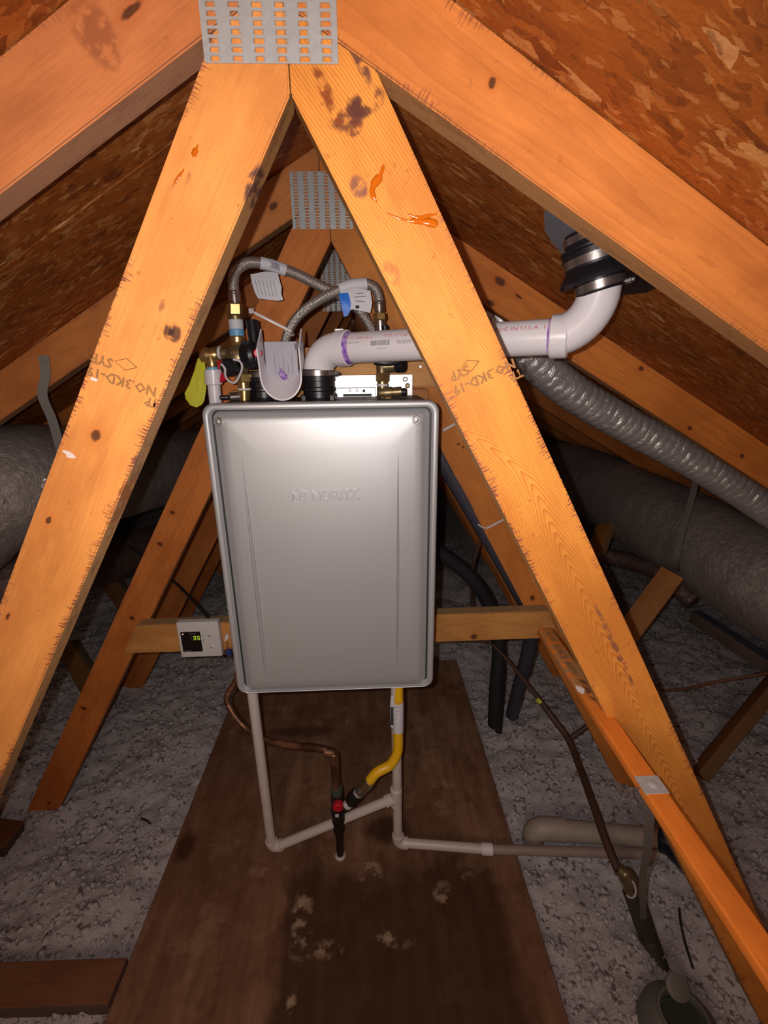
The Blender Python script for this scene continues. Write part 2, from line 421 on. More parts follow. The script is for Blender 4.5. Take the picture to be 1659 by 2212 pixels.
M['pvc2'] = simple('dusty_pvc', (.64, .56, .53), .4, 0, .08, 50)
M['pvc_gray'] = simple('beige_pipe', (.38, .32, .27), .5, 0, .15, 30)
M['pvc_pink'] = simple('dusty_pink_pipe', (.33, .25, .22), .55, 0, .25, 60)
def mk_purple():
    t = NT('purple_primer'); o = t.obj(); n = t.noise(o, 70, 3).outputs[0]
    t.col(t.mix(t.mr(n, .35, .65), (.22, .07, .45), (.62, .45, .72))); return t.set(.3)
M['purple'] = mk_purple()
M['rubber'] = simple('black_rubber', (.012, .011, .015), .38, 0, .2, 60, .1)
M['rubber_d'] = simple('black_foam', (.014, .014, .017), .75, 0, .25, 60, .3)
M['hose_gray'] = simple('grey_blue_hose', (.045, .043, .060), .6, 0, .2, 60, .2)
M['clamp'] = simple('clamp_steel', (.42, .38, .36), .3, .9, .15, 120, .1)
M['brass'] = simple('brass', (.62, .42, .17), .28, .85, .2, 40, .1)
M['brass_d'] = simple('dark_brass', (.26, .19, .10), .38, .7, .25, 50, .15)
M['chrome'] = simple('chrome', (.62, .58, .55), .22, .95, .1, 50)
def mk_braid():
    t = NT('braided_steel'); u = t.uv(); s = t.n('ShaderNodeSeparateXYZ'); t.l(u, s.inputs[0])
    a = t.math('MULTIPLY', s.outputs[0], 14.0); b = t.math('MULTIPLY', s.outputs[1], 260.0)
    s1 = t.math('SINE', t.math('MULTIPLY', t.math('ADD', a, b), 6.283)); s2 = t.math('SINE', t.math('MULTIPLY', t.math('SUBTRACT', a, b), 6.283))
    h = t.math('MAXIMUM', s1, s2); t.col(t.ramp(h, [(0, (.22, .19, .17)), (.6, (.60, .54, .50)), (1, (.95, .9, .86))]))
    t.bump(h, .5, .0015); return t.set(.34, .75)
M['braid'] = mk_braid()
def mk_foil(name, c0, c1, rough, metal, bs, bd):
    t = NT(name); o = t.obj(); n = t.noise(o, 38, 5, .7, .6).outputs[0]; b = t.noise(o, 7, 3).outputs[0]
    t.col(t.mix(b, c0, c1)); t.bump(n, bs, bd); return t.set(rough, metal)
M['foil'] = mk_foil('foil', (.74, .70, .69), (.90, .87, .86), .30, .65, .9, .006)
M['duct'] = mk_foil('duct_jacket', (.33, .28, .26), (.50, .43, .40), .5, .45, .7, .012)
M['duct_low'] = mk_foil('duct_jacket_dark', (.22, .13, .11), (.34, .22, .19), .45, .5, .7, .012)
M['yellow'] = simple('yellow_jacket', (.90, .50, .012), .35, 0, .06, 60)
M['tag_y'] = simple('yellow_tag', (.62, .60, .03), .5, 0, .08, 20)
M['black_iron'] = simple('black_iron', (.03, .022, .018), .4, .4, .5, 80, .3)
def mk_copper():
    t = NT('aged_copper'); o = t.obj(); n = t.noise(o, 22, 4, .6).outputs[0]
    t.col(t.mix(t.mr(n, .35, .7), (.10, .045, .025), (.36, .17, .10))); return t.set(.4, .6)
M['copper'] = mk_copper()
M['copper_d'] = simple('brown_insulation_tube', (.085, .040, .026), .6, .1, .35, 30, .2)
M['olive'] = simple('olive_rubber', (.045, .038, .026), .6, 0, .3, 30, .2)
M['red'] = simple('red_plastic', (.55, .012, .03), .35, 0, .1, 40)
M['white'] = simple('white_plastic', (.66, .64, .62), .4, 0, .03, 40)
M['nylon'] = simple('nylon', (.62, .55, .56), .35, 0, .04, 40)
M['paper'] = simple('label_paper', (.66, .65, .70), .6, 0, .06, 25, .1)
M['blue'] = simple('blue_label', (.005, .16, .72), .45, 0, .15, 60)
M['tape_b'] = simple('blue_tape', (.16, .42, .68), .4, 0, .2, 60, .2)
M['ink'] = simple('black_ink', (.05, .05, .06), .7)
M['ink_g'] = simple('grey_ink', (.22, .21, .24), .7)
M['ink_r'] = simple('red_ink', (.62, .11, .15), .7)
M['stamp'] = simple('grade_stamp_ink', (.36, .155, .045), .8)
M['screen'] = simple('dark_screen', (.006, .004, .006), .12)
M['alu'] = simple('galvanised_bracket', (.60, .59, .60), .35, .75, .06, 12, .05)
M['grey_paint'] = simple('grey_flashing', (.34, .37, .44), .45, .4, .2, 40, .2)
M['can'] = simple('grey_sheet_metal', (.20, .20, .18), .55, .4, .2, 25, .2)
M['can_hole'] = simple('dark_green_hollow', (.035, .045, .032), .6)
M['resin'] = simple('amber_resin', (.62, .13, .004), .12)
M['chalk'] = simple('white_fleck', (.85, .72, .66), .8)
M['copper_w'] = simple('orange_wire', (.22, .085, .04), .6, 0, .3, 60)
def emis(name, c, s):
    t = NT(name); t.b.inputs['Emission Color'].default_value = (*c, 1); t.b.inputs['Emission Strength'].default_value = s; t.col(tuple(x*.2 for x in c)); return t.m
M['led_g'] = emis('lit_digit', (.45, .6, .04), .9); M['led_w'] = emis('lit_lamp', (1, .5, .4), 2.0); M['led_dim'] = emis('dim_legend', (.3, .28, .3), .25)

# ------------------------------------------------------------------ the setting: roof sheathing, floor, end wall
RX, RZ, SL = -0.09, 1.82, 0.58
SA = math.atan(SL)
ceiling = tag(empty('ceiling', (RX, 0, RZ)), 'sloping roof deck of orange brown oriented strand board sheets over the trusses', None, kind='structure')
for side in (-1, 1):
    for row in range(3):
        for kx in range(3):
            y0 = -1.9 + kx*2.44 - (1.22 if row % 2 else 0) + (0.35 if side < 0 else .12)
            a0, a1 = row*1.222+.001, min((row+1)*1.222-.002, 3.72)
            me = bmmesh(box_bm(a0, a1, y0+.0015, y0+2.44-.0015, 0, .012, .0008))
            R = Matrix.Rotation(SA, 3, 'Y') if side > 0 else (Matrix.Rotation(math.pi, 3, 'Z') @ Matrix.Rotation(SA, 3, 'Y'))
            if side < 0:
                me.transform(Matrix.Translation((0, -2*y0-2.44, 0)))
            link('sheathing_board', me, M['osb'], ceiling, loc=Vector((RX, 0, RZ+.0005)), rot=R)
# end wall at the far gable
zb = -0.25
pts = [(RX-(RZ-zb)/SL, zb), (RX+(RZ-zb)/SL, zb), (RX, RZ)]
wb = plank('wall_back', M['osb'], None, pts, (RX, 0.8), 0, 5.1, 5.13, 0); tag(wb, kind='structure')
# blown insulation floor
def fbm(x, y):
    v = noise.noise(Vector((x*2.1, y*2.1, 3.1)))*.045 + noise.noise(Vector((x*7, y*7, 1.7)))*.022 + noise.noise(Vector((x*22, y*22, .7)))*.013 + noise.noise(Vector((x*60, y*60, 5.7)))*.010
    return v
PX0, PX1, PY0, PY1 = -.603, .406, -.5, 1.895
def ins_h(x, y):
    z = -.035 + fbm(x, y) + .015*max(0, abs(x)-1)
    dx = max(PX0-x, x-PX1, 0); dy = max(PY0-y, y-PY1, 0); d = math.hypot(dx, dy)
    if d < .02: z = min(z, -.024)
    elif d < .12: z = min(z, -.012 + (d-.02)*.4 + .012*noise.noise(Vector((x*30, y*30, 9))))
    return z
def axis(lo, hi, a, b, fine, grow=1.12):
    xs = [a + i*fine for i in range(int((b-a)/fine)+1)]; s = fine; x = xs[0]; L = []
    while x > lo: s *= grow; x -= s; L.append(x)
    s = fine; x = xs[-1]; Rr = []
    while x < hi: s *= grow; x += s; Rr.append(x)
    return L[::-1]+xs+Rr
xs = axis(-3.6, 3.6, -1.6, 1.7, .0125); ys = axis(-1.5, 5.1, .45, 2.6, .0125)
vs = [(x, y, ins_h(x, y)) for y in ys for x in xs]; nx = len(xs)
fs = [(j*nx+i, j*nx+i+1, (j+1)*nx+i+1, (j+1)*nx+i) for j in range(len(ys)-1) for i in range(nx-1)]
tag(link('floor', pydata(vs, fs), M['ins'], None, smooth=True), kind='structure')
# loose tufts of insulation
ico = bmesh.new(); bmesh.ops.create_icosphere(ico, subdivisions=1, radius=1); ico.verts.ensure_lookup_table()
IV = [v.co.copy() for v in ico.verts]; IF = [tuple(v.index for v in f.verts) for f in ico.faces]; ico.free()
vs, fs = [], []
cnt = 0
while cnt < 26000:
    y = .4 + (random.random()**1.3)*3.2; x = random.uniform(-1.0-y*.5, 1.0+y*.55)
    if PX0-.012 < x < PX1+.012 and y < PY1+.01: continue
    s = random.choice((.003, .004, .005, .0065, .009))*random.uniform(.7, 1.3); z = ins_h(x, y)
    if min(abs(x-PX0), abs(x-PX1)) < .05 and y < PY1+.03: s = min(s, .007)
    R = Euler((random.uniform(-.5, .5), random.uniform(-.5, .5), random.uniform(0, 6.28))).to_matrix()
    sx, sy, sz = s*random.uniform(.9, 1.6), s*random.uniform(.7, 1.1), s*random.uniform(.45, .8); b = len(vs)
    for v in IV:
        p = R @ Vector((v.x*sx, v.y*sy, v.z*sz))*(1+.35*random.uniform(-1, 1)); vs.append((x+p.x, y+p.y, z+s*.05+p.z))
    fs += [tuple(b+i for i in f) for f in IF]; cnt += 1
tag(link('insulation', pydata(vs, fs), M['ins'], None, smooth=True), 'grey tufts of blown insulation covering the attic floor on both sides of the plywood', 'insulation', kind='stuff')
# plywood platform
ply = box('plywood_sheet', M['ply'], None, PX0, PX1, PY0, PY1, -.018, 0.0, .002)
tag(ply, 'brown water-stained plywood sheet laid on the attic floor below the heater', 'plywood')

# ------------------------------------------------------------------ trusses
W, T = .089, .038
WV = W/math.cos(SA)
def lineR(x0, z0, sl): return x0, z0, sl
def web_polys():
    # left web: left edge passes (-.155,1.667) sloping 1.70
    def lx(z): return -.155-(1.667-z)/1.70
    def rx(z): return .011+(1.668-z)/1.83
    wl, wr = .1038, .1015
    zt, zb = 1.80, -.12
    Lp = [(lx(zb), zb), (lx(zb)+wl, zb), (lx(zt)+wl, zt), (lx(zt), zt)]
    Rp = [(rx(zb)-wr, zb), (rx(zb), zb), (rx(zt), zt), (rx(zt)-wr, zt)]
    cz = RZ-WV-.001
    Lp = clip(clip(clip(Lp, -SL, 1, cz-SL*RX), SL, 1, cz+SL*RX), 1, 0, -.0722)
    Rp = clip(clip(clip(Rp, SL, 1, cz+SL*RX), -SL, 1, cz-SL*RX), -1, 0, .0708)
    return Lp, Rp
WL, WR = web_polys()
AL, AR = math.atan(1.70), -math.atan(1.83)
OL, OR = (-.40, 1.18), (.12, 1.38)     # board origins near the centre line
OL = (-.155-(1.667-1.18)/1.70+.0519, 1.18); OR = (.011+(1.668-1.38)/1.83-.05075, 1.38)
def loc2(org, ang, x, z):
    ca, sa = math.cos(ang), math.sin(ang); return ((x-org[0])*ca+(z-org[1])*sa, -(x-org[0])*sa+(z-org[1])*ca)
def kn(org, ang, Y, lst):
    out = []
    for px, py, ru, rv in lst:
        p = at(px, py, Y); u, v = loc2(org, ang, p.x, p.z); out.append((u, v, ru, rv))
    return out
def mk(org, ang, Y, lst):
    out = []
    for px, py, ru, rv, c in lst:
        p = at(px, py, Y); u, v = loc2(org, ang, p.x, p.z); out.append((u, v, ru, rv, c))
    return out
def plate_mesh(w_, h_, cols, rows, ox, oz, y, thk=.0011, sw=.0095, sh=.0042):
    """perforated nail plate: every slot is a real opening"""
    bm = bmesh.new(); cw, ch = w_/cols, h_/rows
    def P(x, z): return bm.verts.new((x, y, z))
    for i in range(cols):
        for j in range(rows):
            x0, x1, z0, z1 = ox+i*cw, ox+(i+1)*cw, oz+j*ch, oz+(j+1)*ch
            mx = (x0+x1)/2; mz = (z0+z1)/2+(ch*.25 if i % 2 else 0)*.0
            a, b = sw/2*random.uniform(.85, 1.08), sh/2; c = b*.55
            o = [P(x0, z0), P(mx-a+c, z0), P(mx+a-c, z0), P(x1, z0), P(x1, mz-b+c), P(x1, mz+b-c), P(x1, z1), P(mx+a-c, z1), P(mx-a+c, z1), P(x0, z1), P(x0, mz+b-c), P(x0, mz-b+c)]
            q = [P(mx-a+c, mz-b), P(mx+a-c, mz-b), P(mx+a, mz-b+c), P(mx+a, mz+b-c), P(mx+a-c, mz+b), P(mx-a+c, mz+b), P(mx-a, mz+b-c), P(mx-a, mz-b+c)]
            for f in ((o[1], o[2], q[1], q[0]), (o[4], o[5], q[3], q[2]), (o[7], o[8], q[5], q[4]), (o[10], o[11], q[7], q[6]), (o[0], o[1], q[0], q[7], o[11]), (o[2], o[3], o[4], q[2], q[1]), (o[5], o[6], o[7], q[4], q[3]), (o[8], o[9], o[10], q[6], q[5])):
                bm.faces.new(f)
            # punched tooth curl at the slot end
            for sx in (-1, 1):
                t0 = [P(mx+sx*a, mz-b*.7), P(mx+sx*a, mz+b*.7), P(mx+sx*(a-.0016), mz+b*.5), P(mx+sx*(a-.0016), mz-b*.5)]
                t0[2].co.y -= .0012; t0[3].co.y -= .0012
                bm.faces.new(t0)
    bmesh.ops.remove_doubles(bm, verts=bm.verts, dist=1e-6)
    r = bmesh.ops.extrude_face_region(bm, geom=bm.faces[:])
    for v in r['geom']:
        if isinstance(v, bmesh.types.BMVert): v.co.y += thk
    return bmmesh(bm)
YS = [.60, 1.21, 1.82, 2.43, 3.04, 3.65, 4.26]
TL = ['nearest roof truss with its wide nail plate cut by the top edge of the photo',
      'second roof truss, behind the heater, with a square nail plate left of its right web',
      'third roof truss whose tall nail plate shows between the second truss webs',
      'fourth roof truss, a dim one mostly hidden behind the heater and third truss',
      'fifth roof truss, dark and far, behind the fourth', 'sixth roof truss, almost lost in the dark near the end wall',
      'farthest roof truss right before the end wall']
TR = []
for ti, y in enumerate(YS):
    tr = thing('roof_truss', TL[ti], 'truss', (RX, y+T/2, 0), 'roof trusses'); TR.append(tr)
    y0, y1 = y, y+T
    if ti == 0:
        wl = wood('near_left_web', base=(.90, .355, .085), ring=.12, seed=1.3, stain=1.0, k=.01,
                  knots=kn(OL, AL, y, [(207, 941, .009, .006), (105, 1124, .007, .004), (17, 1332, .007, .003)]),
                  marks=mk(OL, AL, y, [(367, 712, .012, .006, (.03, .012, .012)), (378, 722, .010, .007, (.03, .012, .012)), (545, 395, .02, .006, (.08, .035, .04)), (405, 385, .006, .004, (.30, .10, .05)), (350, 660, .008, .003, (.4, .14, .05)), (305, 1010, .05, .004, (.34, .12, .03)), (250, 1090, .04, .004, (.36, .12, .03))]))
        ua = loc2(OR, AR, at(1080, 930, y).x, at(1080, 930, y).z)[0]
        wr = wood('near_right_web', base=(.86, .335, .058), dark=(.42, .105, .012), ring=.7, seed=3.6, stain=1.0, v0=.006, h=.012, k=-.16, freq=300, cath=(ua-.10, ua+.10),
                  knots=[], marks=mk(OR, AR, y, [(790, 222, .012, .022, (.08, .025, .022)), (752, 250, .012, .022, (.11, .03, .02)), (765, 275, .008, .010, (.16, .04, .02)), (700, 190, .020, .006, (.22, .045, .01)), (712, 225, .024, .005, (.28, .06, .01)), (775, 405, .012, .010, (.20, .07, .05)), (772, 120, .03, .006, (.10, .035, .04)), (845, 590, .014, .010, (.5, .17, .04)), (1330, 1400, .10, .004, (.25, .09, .05))]))
        cl_o = (RX-.30, RZ-SL*.30-WV/2)
        cl = wood('near_left_chord', base=(.72, .255, .085), ring=.10, seed=6.0, stain=.5, knots=kn(cl_o, SA, y, [(283, 22, .014, .004)]), marks=mk(cl_o, SA, y, [(205, 70, .02, .03, (.40, .12, .045)), (228, 110, .012, .02, (.45, .14, .05))]))
        cr_o = (RX+.30, RZ-SL*.30-WV/2)
        cr = wood('near_right_chord', base=(.80, .275, .062), ring=.28, seed=2.2, stain=.6, h=.12, k=.004, freq=260,
                  knots=kn(cr_o, -SA, y, [(1063, 178, .004, .006), (1240, 165, .004, .003)]))
    elif ti == 1:
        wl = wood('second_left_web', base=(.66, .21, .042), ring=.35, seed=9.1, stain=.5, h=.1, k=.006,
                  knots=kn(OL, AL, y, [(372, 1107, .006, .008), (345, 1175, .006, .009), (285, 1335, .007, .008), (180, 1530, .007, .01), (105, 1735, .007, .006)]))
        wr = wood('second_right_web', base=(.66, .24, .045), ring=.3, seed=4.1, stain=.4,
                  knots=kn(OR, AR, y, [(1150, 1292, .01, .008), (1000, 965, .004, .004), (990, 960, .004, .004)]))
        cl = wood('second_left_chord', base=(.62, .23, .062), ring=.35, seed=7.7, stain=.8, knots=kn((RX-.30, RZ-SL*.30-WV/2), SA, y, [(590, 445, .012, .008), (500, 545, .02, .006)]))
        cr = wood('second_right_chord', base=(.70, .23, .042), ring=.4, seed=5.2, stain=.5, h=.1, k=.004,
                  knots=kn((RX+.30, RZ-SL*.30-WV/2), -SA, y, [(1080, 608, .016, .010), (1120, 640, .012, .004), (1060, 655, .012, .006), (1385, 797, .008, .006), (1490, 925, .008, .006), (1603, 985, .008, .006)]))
    else:
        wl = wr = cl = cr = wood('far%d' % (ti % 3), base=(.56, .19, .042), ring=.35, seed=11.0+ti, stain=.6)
    ca = RX-3.05, RX+3.05
    cz = lambda x: RZ-SL*abs(x-RX)
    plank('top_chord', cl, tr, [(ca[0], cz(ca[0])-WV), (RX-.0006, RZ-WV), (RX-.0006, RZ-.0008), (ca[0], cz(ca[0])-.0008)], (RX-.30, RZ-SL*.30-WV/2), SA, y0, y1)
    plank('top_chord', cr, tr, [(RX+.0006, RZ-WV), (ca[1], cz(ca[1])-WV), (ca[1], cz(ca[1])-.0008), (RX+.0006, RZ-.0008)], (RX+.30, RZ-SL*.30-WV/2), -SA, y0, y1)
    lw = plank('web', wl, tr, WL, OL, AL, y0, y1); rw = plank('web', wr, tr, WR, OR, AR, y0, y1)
    if ti == 2: pm = plate_mesh(.115, .20, 6, 28, -.147, 1.545, y0-.0022, sh=.0040, sw=.010)
    elif ti == 0: pm = plate_mesh(.1365, .1155, 6, 16, -.1565, 1.6565, y0-.0022, sw=.0120, sh=.0047)
    else: pm = plate_mesh(.1365, .112, 6, 18, -.1565, 1.656, y0-.0022, sw=.0115, sh=.0036)
    link('nail_plate', pm, M['plate'], tr)
    if ti == 0: near_l, near_r = lw, rw
# resin drips, flecks and grade stamps on the near webs
YF = .5996
def on_face(name, mat, parent, px, r, Y=YF, th=.0011, n=8):
    o = tube(name, mat, None, [at(a, b, Y) for a, b in px], 1.0, n=n, smooth_n=5); bpy.data.objects.remove(o)
    P = cat([at(a, b, Y) for a, b in px], 5); N = len(P)
    R = [r[min(len(r)-1, int(i/(N-1)*(len(r)-1)+.5))] if isinstance(r, list) else r for i in range(N)]
    R[0] = R[-1] = .0006
    me = tube_mesh(P, R, n)
    for v in me.vertices: v.co.y = Y + (v.co.y-Y)*(th/.003)
    return reparent(link(name, me, mat, None), parent)
on_face('resin_drip', M['resin'], near_r, [(829, 355), (822, 378), (806, 402), (805, 420), (815, 438)], [.0015, .002, .0045, .003, .003, .001])
on_face('resin_drip', M['resin'], near_r, [(836, 460), (870, 474), (905, 478), (935, 482), (945, 488)], [.001, .0012, .003, .0045, .0035])
on_face('resin_drip', M['resin'], near_r, [(945, 462), (925, 466), (905, 470), (880, 462)], [.001, .002, .0012])
on_face('resin_streak', M['resin'], near_l, [(428, 312), (420, 330), (416, 340)], [.001, .003, .001])
on_face('resin_streak', M['resin'], near_l, [(398, 365), (384, 385), (372, 405)], [.001, .0016, .0006])
def fleck(px, py, r, parent, Y=YF, n=11, sq=.5, rot=.4, mat='chalk', name='paint_fleck'):
    c = at(px, py, Y-.0003); vs = [c]; 
    for i in range(n):
        a = 2*math.pi*i/n; rr = r*random.uniform(.55, 1.2); x, z = math.cos(a)*rr, math.sin(a)*rr*sq
        vs.append(c+Vector((x*math.cos(rot)+z*math.sin(rot), 0, -x*math.sin(rot)+z*math.cos(rot))))
    me = pydata(vs, [(0, 1+i, 1+(i+1) % n) for i in range(n)])
    return reparent(link(name, me, M[mat], None), parent)
fleck(150, 983, .009, near_l, rot=.7); fleck(203, 820, .005, near_l)
def stamp(px, py, Y, ang, parent, words, size, mir=False):
    c = at(px, py, Y-.0003)
    for (s, dx, dz, sz) in words:
        me = text_mesh(s, sz*size, align='CENTER', res=1, offset=.0005)
        me.transform(Matrix.Translation((dx*size, dz*size, 0)))
        me.transform(Matrix.Translation(c) @ Matrix.Rotation(ang, 4, 'Y') @ Matrix.Rotation(math.pi/2, 4, 'X'))
        reparent(link('grade_stamp', me, M['stamp'], None), parent)
W1 = [('NO.3KD-19', 0, 0, 1), ('SYP', 1.6, -1.05, 1), ('TP', -2.3, .9, .9)]
stamp(265, 815, .6, math.pi+.33, near_l, W1, .0165)
stamp(1042, 806, .6, math.pi-.42, near_r, W1, .0165)
def diamond(px, py, ang, parent):
    c = at(px, py, YF-.0002); pts = []
    for a, b in ((.013, 0), (0, .007), (-.013, 0), (0, -.007)):
        pts.append(c+Vector((a*math.cos(ang)+b*math.sin(ang), 0, -a*math.sin(ang)+b*math.cos(ang))))
    me = tube_mesh(cat(pts+[pts[0]], 1), .0006, 4); reparent(link('grade_stamp', me, M['stamp'], None), parent)
diamond(272, 787, .3, near_l); diamond(1014, 790, -.42, near_r)

# ------------------------------------------------------------------ boards
hb_w = wood('support_board', base=(.62, .30, .085), ring=.25, seed=14.2, stain=.4, knots=[(.01, .02, .01, .006), (.05, -.02, .006, .008), (.30, -.03, .01, .01)])
bl, br = at(262, 1392, 1.17), at(1198, 1346, 1.17)
hb = thing('support_board', 'horizontal pale wood board across the second truss behind the lower heater', 'board', ((bl.x+br.x)/2, 1.19, .58))
plank('board', hb_w, hb, [(bl.x, .578), (br.x+.02, .583), (br.x-.02, .674), (bl.x+.05, .668)], (0, .626), 0, 1.171, 1.2095)
ub = thing('backing_board', 'wood board behind the pipe fittings that carries the heater bracket', 'board', (-.05, 1.19, 1.31))
plank('board', wood('backing_board', base=(.66, .34, .12), ring=.25, seed=15.5, stain=.3), ub, [(-.30, 1.311), (.19, 1.306), (.145, 1.396), (-.25, 1.402)], (0, 1.35), 0, 1.171, 1.2095)
n_ = at(908, 792, 1.171); rod('nail_head', M['screw'], ub, n_, n_+Vector((0, -.003, 0)), .004, 12, .0006)
plank('board', wood('backing_board_low', base=(.55, .25, .07), ring=.3, seed=17.5, stain=.3), ub, [(-.33, 1.212), (.155, 1.208), (.155, 1.300), (-.33, 1.304)], (0, 1.25), 0, 1.172, 1.2085)
# furring strip running front to back on the right
st = thing('furring_strip', 'narrow wooden strip running from the heater support board toward the lower right corner', 'board', (.377, .4, .80))
SXu = .36
sw_ = wood('furring_strip', base=(.80, .235, .03), ring=.12, edgef=.0, seed=18.1, stain=.7, marks=[(-.44, 0, .10, .03, (.44, .24, .10)), (-.36, .0, .07, .03, (.44, .22, .09)), (-.40, .0, .10, .006, (.28, .13, .05)), (-.30, .004, .04, .008, (.14, .045, .02))])
SX, SZ = .377, .809
beam('strip', sw_, st, (SX, .872, SZ-.007), (SX, -.15, SZ-.007), .0305, .014, updir=(1, 0, 0))
box('metal_band', M['plate'], st, SX-.0162, SX+.0160, .460, .488, SZ-.0015, SZ+.0012, .0003)
lathe('nail_head', M['plate'], st, (SX+.002, .474, SZ+.0013), (SX+.002, .474, SZ+.003), [(0, .006), (.6, .006), (1, .004)], 12)
fleck_o = atz(1253, 1489, SZ+.0005)
me = pydata([fleck_o+Vector((math.cos(a)*.008*random.uniform(.6, 1.1), math.sin(a)*.012*random.uniform(.6, 1.1), 0)) for a in [i*.7 for i in range(9)]], [tuple(range(9))])
link('paint_fleck', me, M['chalk'], st)
# other loose lumber
def lumber(name, label, p0, p1, wid, thk, up, seed, base=(.50, .22, .055)):
    o = beam(name, wood(name+str(seed), base=base, ring=.25, seed=seed, stain=.7), None, p0, p1, wid, thk, up); tag(o, label, 'board', 'loose lumber on the attic floor'); return o
lumber('wood_stub', 'short wooden board rising from the insulation to the right duct strap', atd(1330, 1405, 1.88), atd(1453, 1238, 1.86), .088, .038, (.7, 0, .7), 21)
lumber('wood_brace', 'dark wooden board slanting up through the insulation at the right edge', atz(1505, 1680, -.04), at(1700, 1440, 1.45), .09, .038, (.2, -.6, 1), 22, (.36, .15, .04))
lumber('wood_brace', 'tiny orange board end under the right duct behind the near right web', atd(1285, 1200, 2.3), atd(1310, 1135, 2.4), .09, .038, (.7, 0, .7), 23)
lumber('wood_brace', 'dim wooden board under the insulation left of the second truss web', atd(150, 1400, 2.0), atd(215, 1510, 1.85), .09, .038, (.7, 0, .7), 24, (.22, .12, .04))
lumber('wood_brace', 'dim wooden board lying beyond the near left web below the left duct', atd(205, 1215, 2.6), atd(300, 1335, 2.45), .10, .04, (.7, 0, .7), 25, (.2, .11, .05))
lumber('ceiling_joist', 'brown ceiling joist beside the plywood at the lower left corner', (-2.2, .74, -.006), (-.605, .715, -.006), .085, .038, (0, 1, 0), 26, (.20, .095, .05))
lumber('ceiling_joist', 'short dark joist end sticking out of insulation at the left photo edge', atz(-60, 1800, .03), atz(32, 1812, .0), .085, .038, (0, 1, 0), 27, (.14, .06, .03))
lumber('ceiling_joist', 'dusty grey joist running below the right duct', atd(1500, 1330, 2.3), atd(1680, 1450, 1.9), .06, .05, (0, 0, 1), 28, (.16, .13, .11))

# ------------------------------------------------------------------ water heater
HX0, HX1, HY0, HY1, HZ1 = -.3165, .1435, .913, 1.150, 1.292
HZ0 = HZ1-.664
heater = thing('water_heater', 'silver tankless water heater hung on boards between the truss webs', 'water heater', ((HX0+HX1)/2, (HY0+HY1)/2, HZ0))
def rrect(o_s, o_t, o_b, r, y, n=8):
    x0, x1, z0, z1 = HX0+o_s, HX1-o_s, HZ0+o_b, HZ1-o_t; r = max(r, .002); out = []
    for cx_, cz_, a in ((x1-r, z1-r, 0), (x0+r, z1-r, 90), (x0+r, z0+r, 180), (x1-r, z0+r, 270)):
        for i in range(n+1):
            t = math.radians(a+90*i/n); out.append((cx_+r*math.cos(t), y, cz_+r*math.sin(t)))
    return out
def loops(L, capfront=True):
    vs, fs = [], []; n = len(L[0])
    for l in L: vs += l
    for i in range(len(L)-1):
        for k in range(n): fs.append((i*n+k, i*n+(k+1) % n, (i+1)*n+(k+1) % n, (i+1)*n+k))
    return vs, fs
L = [rrect(.004, .004, .004, .02, HY1), rrect(.004, .004, .004, .02, HY0+.03), rrect(.006, .006, .006, .02, HY0+.0235)]
vs, fs = loops(L); n = len(L[0]); fs.append(tuple(range(n))); fs.append(tuple((len(L)-1)*n+k for k in range(n)))
me = pydata(vs, fs); bm = bmesh.new(); bm.from_mesh(me); me = autosm(bmmesh(bm), 40)
link('case', me, M['case'], heater)
y = HY0
L = [rrect(.0, .0, .0, .022, y+.035), rrect(0, 0, 0, .022, y+.010), rrect(.001, .001, .0005, .0215, y+.0065), rrect(.0035, .0035, .001, .020, y+.005), rrect(.0105, .0105, .0015, .017, y+.0045),
     rrect(.0120, .0120, .002, .016, y+.0065), rrect(.0128, .0128, .0022, .0155, y+.0290), rrect(.0138, .0138, .0026, .015, y+.0300), rrect(.0165, .0155, .0034, .014, y+.0235),
     rrect(.0200, .0178, .005, .013, y+.0160), rrect(.0245, .0205, .008, .012, y+.0085), rrect(.030, .0245, .013, .011, y+.0035), rrect(.038, .031, .020, .010, y+.0010), rrect(.05, .042, .036, .008, y+.0001), rrect(.10, .09, .09, .006, y-.0006)]
vs, fs = loops(L); fs.append(tuple((len(L)-1)*n+k for k in range(n)))
me = pydata(vs, fs); bm = bmesh.new(); bm.from_mesh(me); me = bmmesh(bm); me.polygons.foreach_set('use_smooth', [True]*len(me.polygons))
link('front_cover', me, M['silver'], heater)
def rib(px0, px1, wdt, flip):
    a, b = at(*px0, HY0), at(*px1, HY0); N = 30; vs, fs = [], []
    for i in range(N+1):
        t = i/N; p = a.lerp(b, t); s = min(1, t*2.2)*min(1, (1-t)*6+.02); ww = wdt*(.15+1.1*min(1, t*1.8)); hh = .0052*s
        yb = HY0+.0006
        vs += [(p.x-ww, yb, p.z), (p.x-ww*.15*flip-.0006, yb-hh, p.z), (p.x+ww*.15*flip+.0006*0, yb-hh, p.z), (p.x+ww, yb, p.z)]
    for i in range(N):
        for k in range(3): fs.append((i*4+k, i*4+k+1, (i+1)*4+k+1, (i+1)*4+k))
    me = pydata(vs, fs); bm = bmesh.new(); bm.from_mesh(me); return link('pressed_rib', autosm(bmmesh(bm), 20), M['silver'], heater)
rib((514, 912), (577, 1474), .0045, 1); rib((861, 915), (857, 1452), .004, -1)
for px, py in ((471, 911), (900, 907)):
    c = at(px, py, HY0)
    s_ = lathe('screw', M['screw'], heater, c+Vector((0, .004, 0)), c+Vector((0, -.0035, 0)), [(0, .0085), (.75, .0085), (1, .0072), (1, .0058), (.8, .0052), (.8, .0042), (1.1, .0034), (1.15, .001)], 24)
